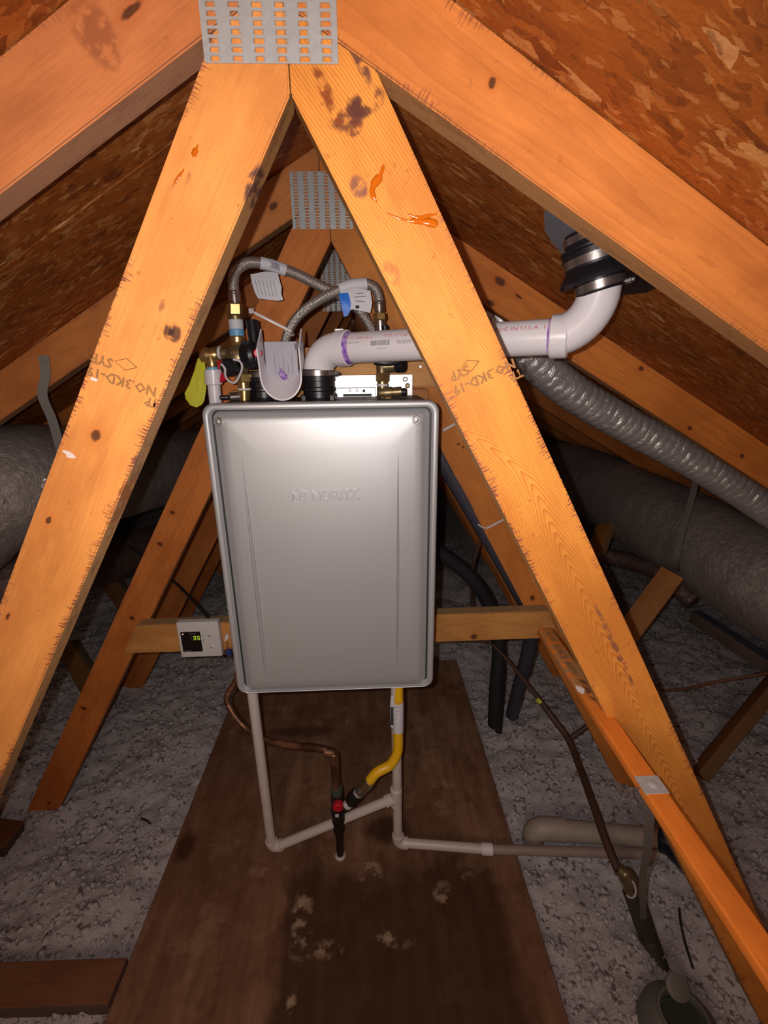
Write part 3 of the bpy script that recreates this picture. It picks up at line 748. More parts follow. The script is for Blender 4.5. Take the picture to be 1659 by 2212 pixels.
# embossed lettering and emblem
def face_text(name, s, px, py, size, ex, mat, parent, Y, bevel=0.0, align='LEFT', roll=0.0, sx=1.0, res=3, sp=1.0, offset=0.0):
    me = text_mesh(s, size, ex, bevel, align, res, sp, offset); me.transform(Matrix.Scale(sx, 4, (1, 0, 0)))
    me.transform(Matrix.Translation(at(px, py, Y)) @ Matrix.Rotation(roll, 4, 'Y') @ Matrix.Rotation(math.pi/2, 4, 'X'))
    return link(name, me, mat, parent)
lo = at(672, 1081, HY0); hi = at(672, 1058, HY0); capH = hi.z-lo.z
face_text('brand_lettering', 'NORITZ', 672, 1081, capH/.73, .0014, M['silver'], heater, HY0-.0012, bevel=.0006, sx=.84, roll=0, sp=1.04)
bmE = bmesh.new(); ec = at(645, 1071, HY0)
def cloud(scale):
    pts = []
    for i in range(72):
        a = 2*math.pi*i/72; rx = .0205*scale; rz = .0135*scale; lob = 1+.10*abs(math.sin(a*3.0+.5))-.06
        pts.append((ec.x+math.cos(a)*rx*lob, ec.z+math.sin(a)*rz*lob))
    return pts
co, ci = cloud(1.0), cloud(.90); vs = []; fs = []; NN = 72
for ring_, dy in ((co, 0), (co, -.0022), (ci, -.0022), (ci, -.0001)):
    vs += [(x, HY0-.0004+dy, z) for x, z in ring_]
for k in range(3):
    for i in range(NN): fs.append((k*NN+i, k*NN+(i+1) % NN, (k+1)*NN+(i+1) % NN, (k+1)*NN+i))
me = pydata(vs, fs); bm = bmesh.new(); bm.from_mesh(me); link('emblem', autosm(bmmesh(bm)), M['silver'], heater)
face_text('emblem', 'N', 629, 1080, capH/.73*.9, .0014, M['silver'], heater, HY0-.0012, bevel=.0008, sx=.9, offset=.0004)
face_text('emblem', '8', 648, 1080, capH/.73*.8, .0010, M['silver'], heater, HY0-.0008, bevel=.0006, sx=.95)
# mounting bracket on the right of the top
def pbox(name, mat, parent, px0, py0, px1, py1, Y, dy, bev=.0006):
    a, b = at(px0, py0, Y), at(px1, py1, Y); return box(name, mat, parent, min(a.x, b.x), max(a.x, b.x), Y, Y+dy, min(a.z, b.z), max(a.z, b.z), bev)
brk = pbox('mounting_bracket', M['alu'], heater, 722, 811, 891, 866, 1.157, .003)
pbox('bracket_flange', M['alu'], brk, 728, 838, 812, 868, 1.128, .003)
a, b = at(728, 838, 1.128), at(812, 838, 1.128)
box('bracket_flange', M['alu'], brk, a.x, b.x, 1.128, 1.157, a.z-.002, a.z, .0005)
pbox('bracket_slot', M['ink'], brk, 741, 851, 803, 856, 1.1272, .001, .0)
for px, py in ((756, 843), (771, 843), (786, 844)):
    c = at(px, py, 1.128); lathe('bolt', M['clamp'] if px != 786 else M['ink'], brk, c, c+Vector((0, -.003, 0)), [(0, .0035), (.7, .0035), (1, .002)], 10)
for px, py in ((875, 819), (880, 833)):
    c = at(px, py, 1.157); lathe('bolt', M['screw'] if py < 830 else M['brass_d'], brk, c, c+Vector((0, -.008, 0)), [(0, .006), (.5, .006), (.6, .004), (1, .0035)], 12)
# rubber couplings on the heater top
def coupling(px, Yc, ztop, r, parent, name='vent_collar'):
    c = at(px, 862, Yc); x = c.x; z0 = HZ1-.006
    o = lathe(name, M['rubber'], parent, (x, Yc, z0), (x, Yc, ztop), [(0, r*1.12), (.06, r*1.14), (.1, r*1.02), (.3, r*1.0), (.33, r*1.07), (.42, r*1.07), (.45, r), (.62, r), (.64, r*1.05), (.78, r*1.05), (.8, r*1.0), (1, r*1.0), (1, r*.86)], 40)
    zc = z0+(ztop-z0)*.88
    lathe('hose_clamp', M['clamp'], o, (x, Yc, zc-.0055), (x, Yc, zc+.0055), [(0, r*1.01), (.0, r*1.035), (1, r*1.035), (1, r*1.01)], 40)
    return x, zc, o
vx, vz, vc = coupling(690, 1.06, 1.352, .034, heater)
lathe('clamp_screw', M['screw'], vc, (vx+.035, 1.05, vz-.002), (vx+.047, 1.035, vz-.002), [(0, .005), (.5, .0055), (.6, .004), (1, .004)], 8)
ix, iz, ic = coupling(572, 1.09, 1.350, .030, heater, 'intake_collar')
for k in range(4):
    for xx, yy, oo in ((vx, 1.06, vc), (ix, 1.09, ic)):
        a = math.pi/4+k*math.pi/2; box('foot_clip', M['black_iron'], oo, xx+math.cos(a)*.043-.006, xx+math.cos(a)*.043+.006, yy+math.sin(a)*.043-.006, yy+math.sin(a)*.043+.006, HZ1-.006, HZ1+.008, .002)

# ------------------------------------------------------------------ vent pipe
vent = thing('vent_pipe', 'white two inch vent pipe rising from the heater and running right to the roof boot', 'pipe', (vx, 1.06, 1.34))
PR = .0302
zc_ = 1.3965
A0 = Vector((vx, 1.06, 1.335)); Cp = Vector((vx, 1.06, zc_))
dirp = (Vector((.390, .845, 1.4075-.006)) - Vector((-.02, 1.06, zc_))); 
E1 = Vector((.335, .845, 1.397)); 
E1 = at(1190, 728, .845); S1 = at(752, 752, 1.03)
hd = (E1-S1).normalized()
corner = S1-hd*.075; corner = Vector((vx, 1.06, S1.z-hd.z*.08))
hd = (E1-corner).normalized()
def elbow_pts(p, din, dout, R, n=14):
    """arc tangent to din (incoming) and dout (outgoing) around corner p"""
    ang = din.angle(dout); t = R*math.tan(ang/2); a = p-din*t; b = p+dout*t
    nrm = din.cross(dout).normalized(); ctr = a + (nrm.cross(din))*R
    out = []
    for i in range(n+1):
        q = Quaternion(nrm, ang*i/n); out.append(ctr + q @ (a-ctr))
    return out
arc = elbow_pts(corner, Vector((0, 0, 1)), hd, .052)
elb = link('elbow', tube_mesh([Vector((vx, 1.06, 1.330))]+arc+[arc[-1]+hd*.004], PR+.0028, 32), M['pvc'], vent)
hub0 = arc[-1]+hd*.002
lathe('elbow_hub', M['pvc'], elb, hub0, hub0+hd*.026, [(0, PR+.003), (.08, PR+.0062), (.92, PR+.0062), (1, PR+.0035), (1, PR)], 32)
lathe('primer_band', M['purple'], elb, hub0+hd*.0262, hub0+hd*.037, [(0, PR+.0030), (.3, PR+.0012), (1, PR+.0006)], 32)
mold = hub0+hd*.008+Vector((0, 0, PR+.005)); box('mould_lug', M['pvc'], elb, mold.x-.012, mold.x+.006, mold.y-.008, mold.y+.002, mold.z-.003, mold.z+.003, .001)
E1 = corner + hd*((E1-corner).dot(hd))
pipe = rod('pipe_length', M['pvc'], vent, hub0+hd*.02, E1+hd*.02, PR, 40, .0005)
# second elbow up to the boot
lathe('primer_band', M['purple'], pipe, E1-hd*.0035, E1+hd*.001, [(0, PR+.0006), (1, PR+.0014)], 32)
lathe('elbow_hub', M['pvc'], pipe, E1, E1+hd*.029, [(0, PR+.0045), (.06, PR+.0062), (.92, PR+.0062), (1, PR+.0035), (1, PR)], 32)
topc = at(1297, 622, .80)
c2 = E1+hd*.088
up = (topc-c2).normalized()
arc2 = elbow_pts(c2, hd, up, .070)
el2 = link('elbow', tube_mesh([E1+hd*.02]+arc2+[topc+up*.01], PR+.0026, 32), M['pvc'], vent)
# printing wrapped on the pipe
def wrap_text(s, along, phi0, size, mat, sx=1.0, name='printed_text', mesh=None):
    me = mesh or text_mesh(s, size, res=1)
    side = hd.cross(Vector((0, 0, 1))).normalized()          # horizontal, away/toward
    if side.y > 0: side = -side
    upv = side.cross(hd); upv = upv if upv.z > 0 else -upv
    r = PR+.00035
    bm = bmesh.new(); bm.from_mesh(me)
    bmesh.ops.subdivide_edges(bm, edges=[e for e in bm.edges if e.calc_length() > .006], cuts=1)
    for v in bm.verts:
        u, t = v.co.x*sx, v.co.y; ph = phi0+t/r
        v.co = corner+hd*(along+u)+side*(math.cos(ph)*r)+upv*(math.sin(ph)*r)
    me2 = bpy.data.meshes.new('m'); bm.to_mesh(me2); bm.free()
    return reparent(link(name, me2, mat, None), pipe)
def alongof(px): # distance along pipe for a pixel column
    best = min((abs((lambda q: CX+F*(q-CAM).dot(RIGHT)/(q-CAM).dot(FWD))(corner+hd*(i*.001))-px), i*.001) for i in range(600)); return best[1]
wrap_text('23\u00b0C', alongof(757), .50, .0085, M['ink_r'], 1.25)
wrap_text('NSF-pw-G', alongof(783), .50, .0085, M['ink_r'], 1.0)
wrap_text('U.P.CODE ASTM', alongof(840), .52, .0105, M['ink_r'], 1.3)
wrap_text('SCHEDULE 40', alongof(762), .22, .005, M['ink_g'], 1.0)
wrap_text('WWW.CHARLOTTEPIPE.COM', alongof(870), .02, .0115, M['ink_g'], .82)
wrap_text('MADE IN U.S.A. 114', alongof(1060), .42, .0105, M['ink_r'], 1.25)
wrap_text('02357 0600', alongof(828), -.22, .004, M['ink_g'], 1.0)
bb = bmesh.new(); x = 0
while x < .040:
    w1 = random.choice((.0008, .0012, .0018)); 
    vs = [bb.verts.new((x, 0, 0)), bb.verts.new((x+w1, 0, 0)), bb.verts.new((x+w1, .009, 0)), bb.verts.new((x, .009, 0))]; bb.faces.new(vs); x += w1+random.choice((.0007, .0011, .0014))
mb = bpy.data.meshes.new('m'); bb.to_mesh(mb); bb.free()
wrap_text('', alongof(815), .02, 1, M['ink_g'], mesh=mb, name='barcode')

# roof boot
boot = thing('roof_boot', 'black rubber coupling and grey flashing where the vent pipe meets the roof', 'vent boot', topc)
u2 = (up+Vector((0, .15, .25))).normalized()
b0 = topc-u2*.006
lathe('lower_coupling', M['rubber'], boot, b0, b0+u2*.06, [(0, PR+.004), (.04, PR+.0065), (.5, PR+.0065), (.6, PR+.0065), (1, PR+.008)], 40)
lathe('hose_clamp', M['clamp'], boot, b0+u2*.004, b0+u2*.016, [(0, PR+.0065), (0, PR+.0078), (1, PR+.0078), (1, PR+.0065)], 40)
sc = b0+u2*.010+RIGHT*(PR+.008)-FWD*.012
lathe('clamp_screw', M['screw'], boot, sc-RIGHT*.004, sc+RIGHT*.006-FWD*.01, [(0, .0045), (.6, .005), (.7, .0035), (1, .0035)], 8)
s0 = b0+u2*.018
lathe('boot_skirt', M['rubber'], boot, s0, s0+u2*.075, [(0, .050), (.0, .057), (.06, .059), (.14, .057), (.24, .0505), (.30, .0475), (.62, .0475), (.64, .0505), (.70, .0505), (.74, .042), (1, .040), (1, .030)], 48)
lathe('hose_clamp', M['clamp'], boot, s0+u2*.026, s0+u2*.038, [(0, .0475), (0, .0495), (1, .0495), (1, .0475)], 48)
q = s0+u2*.037+RIGHT*.038-FWD*.036; box('clamp_screw', M['brass'], boot, q.x-.008, q.x+.008, q.y-.006, q.y+.004, q.z-.006, q.z+.006, .002)
lathe('hose_clamp', M['clamp'], boot, s0+u2*.060, s0+u2*.070, [(0, .0415), (0, .0435), (1, .0435), (1, .0415)], 48)
# rubber flap against the roof
def roofpt(px, py, off=.0): # intersection with right slope
    d = ray(px, py); nrm = Vector((SL, 0, 1)); p0 = Vector((RX, 0, RZ-off)); t = (p0-CAM).dot(nrm)/d.dot(nrm); return CAM+d*t
def slab(name, mat, parent, pxs, off, thk):
    b = [roofpt(x, y, off) for x, y in pxs]; nrm = Vector((SL, 0, 1)).normalized(); n = len(b)
    vs = [p for p in b]+[p-nrm*thk for p in b]; fs = [tuple(range(n)), tuple(range(2*n-1, n-1, -1))]+[(i, (i+1) % n, n+(i+1) % n, n+i) for i in range(n)]
    bm = bmesh.new(); bm.from_mesh(pydata(vs, fs)); return link(name, bmmesh(bm), mat, parent)
slab('flashing', M['grey_paint'], boot, [(1196, 432), (1178, 455), (1180, 495), (1195, 520), (1218, 545), (1232, 580), (1290, 610), (1400, 590), (1420, 540), (1380, 470), (1290, 400), (1230, 400)], .001, .004)
slab('rubber_flap', M['rubber'], boot, [(1285, 622), (1340, 632), (1400, 625), (1440, 605), (1450, 560), (1380, 520), (1290, 560)], .006, .006)
slab('rubber_flap', M['rubber'], boot, [(1222, 560), (1228, 535), (1250, 515), (1300, 500), (1400, 540), (1380, 600), (1290, 600), (1240, 590)], .012, .014)
for px, py in ((1229, 538), (1228, 546)):
    p = roofpt(px, py, .028); lathe('rivet', M['screw'], boot, p, p-Vector((SL, 0, 1)).normalized()*.004, [(0, .003), (.6, .003), (1, .001)], 10)

# ------------------------------------------------------------------ left service valve
def V(px, py, Y): return at(px, py, Y)
YV = 1.05
lv = thing('hot_service_valve', 'brass service valve with black handle and drain cap at the left heater top', 'valve', at(522, 866, YV))
hexnut('swivel_nut', M['brass'], lv, V(508, 681, YV), V(507, 656, YV), .0175, .3)
rod('threaded_sleeve', M['brass_d'], lv, V(509, 692, YV), V(508, 681, YV), .0135)
sl = rod('sticker_sleeve', M['paper'], lv, V(511, 712, YV), V(509, 690, YV), .0150)
rod('blue_tape', M['tape_b'], sl, V(512, 727, YV), V(511, 711, YV), .0153)
lathe('upper_neck', M['brass'], lv, V(513, 752, YV), V(512, 726, YV), [(0, .019), (.25, .0155), (.45, .0145), (.5, .0165), (.9, .0165), (1, .015)], 24)
lathe('valve_body', M['brass_d'], lv, V(517, 812, YV), V(513, 746, YV), [(0, .014), (.08, .018), (.22, .020), (.35, .0255), (.6, .028), (.8, .0255), (.95, .019), (1, .017)], 28)
c = V(552, 768, YV-.01)
rod('side_boss', M['brass_d'], lv, V(520, 768, YV), c, .019)
hn = lathe('handle_hub', M['rubber'], lv, V(535, 768, YV-.012), V(561, 765, YV-.028), [(0, .016), (.1, .029), (.8, .029), (1, .024)], 28)
hp = [V(550, 790, YV-.02), V(552, 760, YV-.02), V(549, 725, YV-.016), V(545, 694, YV-.012)]
link('handle', tube_mesh(cat(hp, 6), [.022, .023, .024, .024, .023, .022, .020, .019, .018]+[.0175]*10, 16, flat=(1, .75)), M['rubber'], hn)
lathe('red_cap', M['red'], hn, V(556, 763, YV-.035), V(557, 763, YV-.052), [(0, .0095), (.8, .0095), (1, .007)], 20)
cap0 = V(505, 793, YV-.02); cap1 = V(490, 793, YV-.050)
rod('drain_branch', M['brass_d'], lv, V(522, 792, YV), cap0, .0125)
cp = lathe('drain_cap', M['rubber'], lv, cap0, cap1, [(0, .016), (.1, .0175), (.85, .0175), (1, .014)], 24)
link('cap_strap', tube_mesh(cat([V(478, 786, YV-.060), V(486, 797, YV-.060), V(487, 812, YV-.055), V(496, 824, YV-.05), V(508, 826, YV-.045), V(517, 812, YV-.04), V(523, 795, YV-.035), V(519, 781, YV-.035), V(503, 776, YV-.04)], 5), .0026, 8), M['nylon'], cp)
link('lever', tube_mesh(cat([V(470, 775, YV+.01), V(474, 800, YV+.0), V(482, 824, YV-.01)], 5), .007, 10, flat=(.3, 1)), M['red'], lv)
hexnut('union_nut', M['brass'], lv, V(527, 826, YV), V(525, 807, YV), .0178, .5)
lathe('lower_neck', M['brass'], lv, V(527, 840, YV), V(526, 826, YV), [(0, .0125), (1, .0125)], 20)
rod('washer', M['white'], lv, V(528, 843, YV), V(528, 838, YV), .0145, 20, .0008)
rod('inlet_tee', M['brass'], lv, V(528, 866, YV), V(528, 843, YV), .0125)
rod('bleed_valve', M['chrome'], lv, V(522, 856, YV), V(495, 858, YV-.01), .0095)
rod('bleed_screw', M['rubber'], lv, V(495, 858, YV-.01), V(474, 859, YV-.015), .0045)
rod('white_washer', M['white'], lv, V(478, 762, YV), V(472, 762, YV), .0135, 20, .001)
rod('outlet_branch', M['brass_d'], lv, V(513, 764, YV), V(478, 764, YV), .0125)
lathe('relief_body', M['brass'], lv, V(472, 766, YV), V(432, 768, YV), [(0, .013), (.15, .016), (.3, .016), (.35, .013), (.6, .018), (.9, .017), (1, .010)], 24)
lathe('relief_outlet', M['brass'], lv, V(456, 770, YV), V(459, 793, YV), [(0, .014), (.5, .0125), (.8, .0115), (1, .0125)], 20)
for s_, px, py in (('0520', 503, 758), ('WATTS', 500, 767), ('UC', 507, 775)):
    pass
face_text('cast_mark', '150 PSI', 499, 764, .006, .0004, M['brass'], lv, YV-.0285)
face_text('cast_mark', 'UL', 506, 773, .006, .0004, M['brass'], lv, YV-.0285)
rp = thing('relief_pipe', 'short white plastic pipe dropping from the brass relief valve beside the yellow tag', 'pipe', at(466, 866, YV))
rod('blue_tape', M['tape_b'], rp, V(459, 799, YV), V(459, 792, YV), .0125)
rod('adapter', M['pvc'], rp, V(462, 831, YV), V(460, 798, YV), .0185)
rod('pipe_length', M['pvc'], rp, V(467, 880, YV), V(462, 831, YV), .0135)
# yellow tag
yt = [(440, 764), (425, 775), (418, 800), (407, 830), (397, 850), (400, 862), (412, 876), (425, 880), (436, 874), (440, 866), (437, 858), (443, 840), (443, 800), (441, 780)]
def sheet(name, mat, parent, px, Y, thk=.0006, bend=0.0, label=None):
    P = [at(a, b, Y) for a, b in px]; zs = [p.z for p in P]; z0, z1 = min(zs), max(zs); n = len(P)
    bm = bmesh.new(); f = bm.faces.new([bm.verts.new(p) for p in P])
    bmesh.ops.triangulate(bm, faces=[f]); bmesh.ops.subdivide_edges(bm, edges=bm.edges[:], cuts=3, use_grid_fill=True)
    for v in bm.verts:
        t = (v.co.z-z0)/(z1-z0+1e-9); v.co.y += bend*math.sin(t*math.pi) + .001*noise.noise(v.co*60)
    r = bmesh.ops.extrude_face_region(bm, geom=bm.faces[:])
    for v in r['geom']:
        if isinstance(v, bmesh.types.BMVert): v.co.y += thk
    return link(name, autosm(bmmesh(bm), 40), mat, parent)
tag(sheet('hang_tag', M['tag_y'], None, yt, YV-.01, .0008, .006), 'yellow plastic tag hanging from the brass relief valve', 'tag')

# right service valve
rv = thing('cold_service_valve', 'brass service valve below the vent pipe at the right heater top', 'valve', at(826, 866, 1.08))
YR = 1.085
hexnut('swivel_nut', M['brass'], rv, V(821, 692, YR), V(820, 676, YR), .0155, .2)
rod('threaded_sleeve', M['chrome'], rv, V(823, 720, YR), V(821, 692, YR), .0125)
rod('handle_stub', M['rubber'], rv, V(832, 716, YR-.015), V(831, 702, YR-.015), .0075)
lathe('valve_body', M['brass_d'], rv, V(825, 808, YR), V(824, 720, YR), [(0, .012), (.3, .0135), (.5, .019), (.8, .018), (1, .013)], 24)
rod('drain_branch', M['brass_d'], rv, V(826, 792, YR), V(858, 790, YR), .0135)
rod('drain_cap', M['rubber'], rv, V(856, 790, YR), V(874, 789, YR-.01), .0155)
link('handle', tube_mesh(cat([V(808, 781, YR-.02), V(835, 784, YR-.022), V(862, 780, YR-.02)], 6), .007, 12, flat=(1, .7)), M['rubber'], rv)
hexnut('union_nut', M['brass'], rv, V(826, 824, YR), V(826, 805, YR), .0170, .5)
lathe('lower_neck', M['brass'], rv, V(826, 836, YR), V(826, 824, YR), [(0, .012), (1, .012)], 20)
rod('washer', M['white'], rv, V(826, 834, YR), V(826, 829, YR), .0135, 20, .0008)
rod('inlet_tee', M['brass_d'], rv, V(826, 866, YR), V(826, 834, YR), .0125)
lathe('test_valve', M['brass_d'], rv, V(816, 849, YR-.005), V(866, 846, YR-.005), [(0, .010), (.1, .0125), (.6, .0125), (.62, .0105), (1, .0115)], 20)
rod('valve_knob', M['rubber'], rv, V(864, 847, YR-.005), V(878, 846, YR-.008), .0085)
hexnut('base_nut', M['brass'], rv, V(838, 864, YR-.01), V(838, 857, YR-.01), .012)

# ------------------------------------------------------------------ braided hoses
hA = thing('braided_hose', 'steel braided hose arching from the left valve with a long paper label', 'hose', at(505, 655, YV))
HR = .0108
ha = [V(507, 640, YV), V(504, 612, YV), V(508, 588, YV+.0), V(525, 572, YV+.005), V(548, 567, YV+.01), V(590, 574, YV+.02), V(640, 592, YV+.035), V(690, 617, YV+.05), V(735, 638, YV+.065), V(770, 664, YV+.075), V(800, 705, YV+.085), V(812, 750, 1.15)]
tube('hose', M['braid'], hA, ha, HR, n=24, smooth_n=10)
lathe('ferrule', M['chrome'], hA, V(508, 657, YV), V(505, 628, YV), [(0, .012), (.12, .0095), (.2, .0125), (.7, .0125), (.75, .0115), (.9, .0125), (1, .0112)], 24)
def hose_label(parent, pts, r, name='label_wrap', mat='paper', arc=None):
    return link(name, tube_mesh(cat(pts, 6), r, 24, caps=False), M[mat], parent)
lw_ = hose_label(hA, [V(562, 568, YV+.013), V(588, 574, YV+.02), V(617, 584, YV+.028)], HR+.0012)
sheet('label_flag', M['paper'], lw_, [(541, 593), (545, 612), (552, 634), (558, 645), (600, 650), (612, 648), (608, 635), (609, 622), (603, 618), (600, 603), (600, 590), (575, 586)], YV+.005, .0004, -.004)
for i in range(6):
    a, b = V(551+i*8, 604+i*.5, YV), V(560+i*7.5, 640, YV)
    link('label_print', tube_mesh([a+Vector((0, -.0005, 0)), b+Vector((0, -.0005, 0))], .0004, 4), M['ink_g'], lw_)
for i in range(9):
    p = V(581+i*2.6, 563+i*.9, YV+.008); q = V(583+i*2.6, 577+i*.9, YV+.008)
    link('label_barcode', tube_mesh([p, q], .0007, 4), M['ink_g'], lw_)
hB = thing('braided_hose', 'steel braided hose from the right valve curling down left with a blue and white label', 'hose', at(822, 680, YR))
hb_ = [V(820, 665, YR), V(819, 645, YR), V(812, 625, YR), V(797, 614, YR), V(775, 613, YR+.0), V(745, 622, YR-.005), V(710, 637, YR-.01), V(675, 657, YR-.01), V(645, 682, YR-.0), V(625, 712, YR+.01), V(614, 748, YR+.02), V(608, 800, YR+.03)]
tube('hose', M['braid'], hB, hb_, HR-.0006, n=24, smooth_n=10)
lathe('ferrule', M['chrome'], hB, V(820, 678, YR), V(819, 650, YR), [(0, .012), (.12, .0095), (.2, .0122), (.7, .0122), (.75, .0112), (.9, .0122), (1, .0110)], 24)
lw2 = hose_label(hB, [V(732, 625, YR-.007), V(760, 616, YR-.003), V(792, 613, YR)], HR+.0012)
sheet('label_flag', M['paper'], lw2, [(735, 632), (740, 655), (748, 675), (762, 668), (800, 676), (804, 655), (798, 640), (800, 628), (770, 622)], YR-.018, .0004, -.003)
sheet('blue_logo', M['blue'], lw2, [(732, 634), (735, 650), (739, 666), (743, 684), (751, 682), (757, 670), (758, 656), (755, 642), (752, 632)], YR-.021, .0004, -.003)
for (a, b, c_, d_) in ((765, 642, 790, 640), (768, 650, 788, 652), (770, 634, 785, 633), (768, 663, 776, 663)):
    link('label_print', tube_mesh([V(a, b, YR-.0225), V(c_, d_, YR-.0225)], .0007 if b != 663 else .003, 4), M['ink_g'] if b != 663 else M['ink'], lw2)
zt = thing('zip_tie', 'white zip tie with a long tail sticking out left from the braided hose', 'zip tie', V(628, 714, YR))
beam('tail', M['nylon'], zt, V(541, 671, 1.05), V(630, 716, YR-.02), .0055, .0015, (0, 0, 1), .0004)
box('head', M['nylon'], zt, *(lambda p: (p.x-.005, p.x+.005, p.y-.004, p.y+.004, p.z-.005, p.z+.005))(V(543, 672, 1.05)), .001)
link('loop', tube_mesh(torus_pts(V(624, 716, YR+.01), (hb_[9]-hb_[8]), HR+.002, 20), .0016, 8, caps=False), M['nylon'], zt)

# ------------------------------------------------------------------ cut pipe trough on the heater top
tr_ = thing('pipe_offcut', 'half-round white plastic pipe offcut with purple primer standing on the heater top', 'pipe offcut', at(610, 864, 1.0))
def trough():
    n = 24; segs = 8; vs = []; fs = []; R0, R1 = .0425, .0395
    f0 = at(611, 866, .985); base = Vector((f0.x, .985, HZ1+.001))
    prof = []
    for i in range(n+1):
        a = math.pi+math.pi*i/n; prof.append((math.cos(a), math.sin(a)))
    def ring(k, r, off):
        pts = []
        dirn = Vector((0, .055, .040))
        for (c_, s_) in [( -1, .95 ), (-1, .5)]+prof+[(1, .5), (1, .95)]:
            wv = .6 if s_ < 0 else 0
            pts.append(base+dirn*k+Vector((c_*r*1.0, -.012*max(0, s_), .047 + s_*(r*1.15 if s_ < 0 else .055))))
        return pts
    m = n+5
    for k in range(segs+1):
        vs += ring(k/segs, R0, 0); vs += ring(k/segs, R1, 0)
    for k in range(segs):
        a = k*2*m; b = (k+1)*2*m
        for i in range(m-1):
            fs.append((a+i, a+i+1, b+i+1, b+i)); fs.append((a+m+i+1, a+m+i, b+m+i, b+m+i+1))
        fs.append((a, b, b+m, a+m)); fs.append((a+m-1, a+2*m-1, b+2*m-1, b+m-1))
    for i in range(m-1):
        fs.append((i, m+i, m+i+1, i+1)); b = segs*2*m; fs.append((b+i, b+i+1, b+m+i+1, b+m+i))
    bm = bmesh.new(); bm.from_mesh(pydata(vs, fs)); return autosm(bmmesh(bm), 45), base
me, tb = trough()
tro = link('shell', me, M['pvc'], tr_)
back = box('end_wall', simple('grey_pvc_inside', (.40, .38, .44), .5, 0, .1, 30), tr_, tb.x-.0375, tb.x+.030, tb.y+.044, tb.y+.047, HZ1+.034, HZ1+.116, .001)
for i in range(5):
    link('printed_line', tube_mesh([Vector((tb.x-.018+i*.009, tb.y+.0434, HZ1+.05)), Vector((tb.x-.018+i*.009, tb.y+.0434, HZ1+.09-(i % 2)*.02))], .0004, 4), M['ink_g'], back)
link('primer_smear', tube_mesh(cat([Vector((tb.x-.006, tb.y+.043, HZ1+.062)), Vector((tb.x-.004, tb.y+.042, HZ1+.050)), Vector((tb.x+.008, tb.y+.040, HZ1+.040))], 5), [.002]*3+[.007]*6+[.001]*2, 10), M['purple'], tr_)
c = Vector((tb.x+.040, tb.y+.0, HZ1+.098))
for i in range(5): link('torn_edge', tube_mesh([c+Vector((-.006+i*.003, 0, 0)), c+Vector((-.008+i*.004, .002, .012+.004*(i % 2)))], .0016, 5), M['ink_g'], tr_)

# ------------------------------------------------------------------ controller
YD = 1.148
ctl = thing('wall_controller', 'white heater remote control with dark screen on the support board, left of heater', 'controller', at(430, 1385, YD))
P = [at(381, 1347, YD), at(471, 1343, YD), at(480, 1415, YD), at(390, 1422, YD)]
cx_ = sum(p.x for p in P)/4; cz_ = sum(p.z for p in P)/4; ww = .115/2; hh = .112/2
bd = box('housing', M['white'], ctl, cx_-ww, cx_+ww, YD, YD+.021, cz_-hh, cz_+hh, .004, 3)
def rel(px, py): p = at(px, py, YD-.0015); return p
scx0, scx1 = rel(389, 1368).x, rel(432, 1368).x; scz0, scz1 = rel(396, 1409).z, rel(396, 1366).z
box('screen', M['screen'], ctl, scx0, scx1, YD-.001, YD+.001, scz0, scz1, .0005)
def seg7(digit, x, z, w_, h_, parent, mat):
    segs = {'0': 'abcdef', '1': 'bc', '3': 'abgcd', '5': 'afgcd'}[digit]; t = w_*.2; y = YD-.0016
    R = {'a': (x, x+w_, z+h_-t, z+h_), 'd': (x, x+w_, z, z+t), 'g': (x, x+w_, z+h_/2-t/2, z+h_/2+t/2), 'b': (x+w_-t, x+w_, z+h_/2, z+h_), 'c': (x+w_-t, x+w_, z, z+h_/2), 'f': (x, x+t, z+h_/2, z+h_), 'e': (x, x+t, z, z+h_/2)}
    bm = bmesh.new()
    for s in segs:
        a, b, c_, d_ = R[s]; bm.faces.new([bm.verts.new((a, y, c_)), bm.verts.new((b, y, c_)), bm.verts.new((b, y, d_)), bm.verts.new((a, y, d_))])
    me = bpy.data.meshes.new('m'); bm.to_mesh(me); bm.free(); return link('digit', me, mat, parent)
dz = scz1-.0245; sw7 = scx1-scx0
seg7('1', scx0+sw7*.46, dz, .0035, .0115, ctl, M['led_dim']); seg7('3', scx0+sw7*.62, dz-.001, .0075, .0125, ctl, M['led_g']); seg7('5', scx0+sw7*.82, dz-.001, .0075, .0125, ctl, M['led_g'])
for k, (fx, fz, mt) in enumerate(((.10, .10, 'led_w'),)):
    c = Vector((scx0+sw7*.12, YD-.001, scz1-.006)); lathe('indicator', M[mt], ctl, c, c+Vector((0, -.0008, 0)), [(0, .0014), (1, .0014)], 10)
link('legend', tube_mesh([Vector((scx0+sw7*.08, YD-.0012, scz0+.003)), Vector((scx0+sw7*.42, YD-.0012, scz0+.003))], .0008, 4), M['led_dim'], ctl)
link('legend', tube_mesh([Vector((scx0+sw7*.45, YD-.0012, scz1-.006)), Vector((scx0+sw7*.8, YD-.0012, scz1-.006))], .0006, 4), M['led_dim'], ctl)
for (px, py, r, mt) in ((453, 1373, .0075, 'white'), (457, 1398, .0065, 'white')):
    c = rel(px, py); bt = lathe('button', M[mt], ctl, c+Vector((0, .002, 0)), c+Vector((0, -.0012, 0)), [(0, r), (.7, r), (.9, r*.9), (1, r*.7)], 24)
    lathe('button_mark', M['ink_g'] if py > 1380 else M['chrome'], bt, c+Vector((0, -.001, 0)), c+Vector((0, -.0018, 0)), [(0, r*.38), (1, r*.3)], 16)
for px, py in ((437, 1373), (439, 1383)):
    c = rel(px, py); lathe('pinhole', M['ink'], ctl, c+Vector((0, .001, 0)), c+Vector((0, -.0004, 0)), [(0, .0013), (1, .0013)], 8)
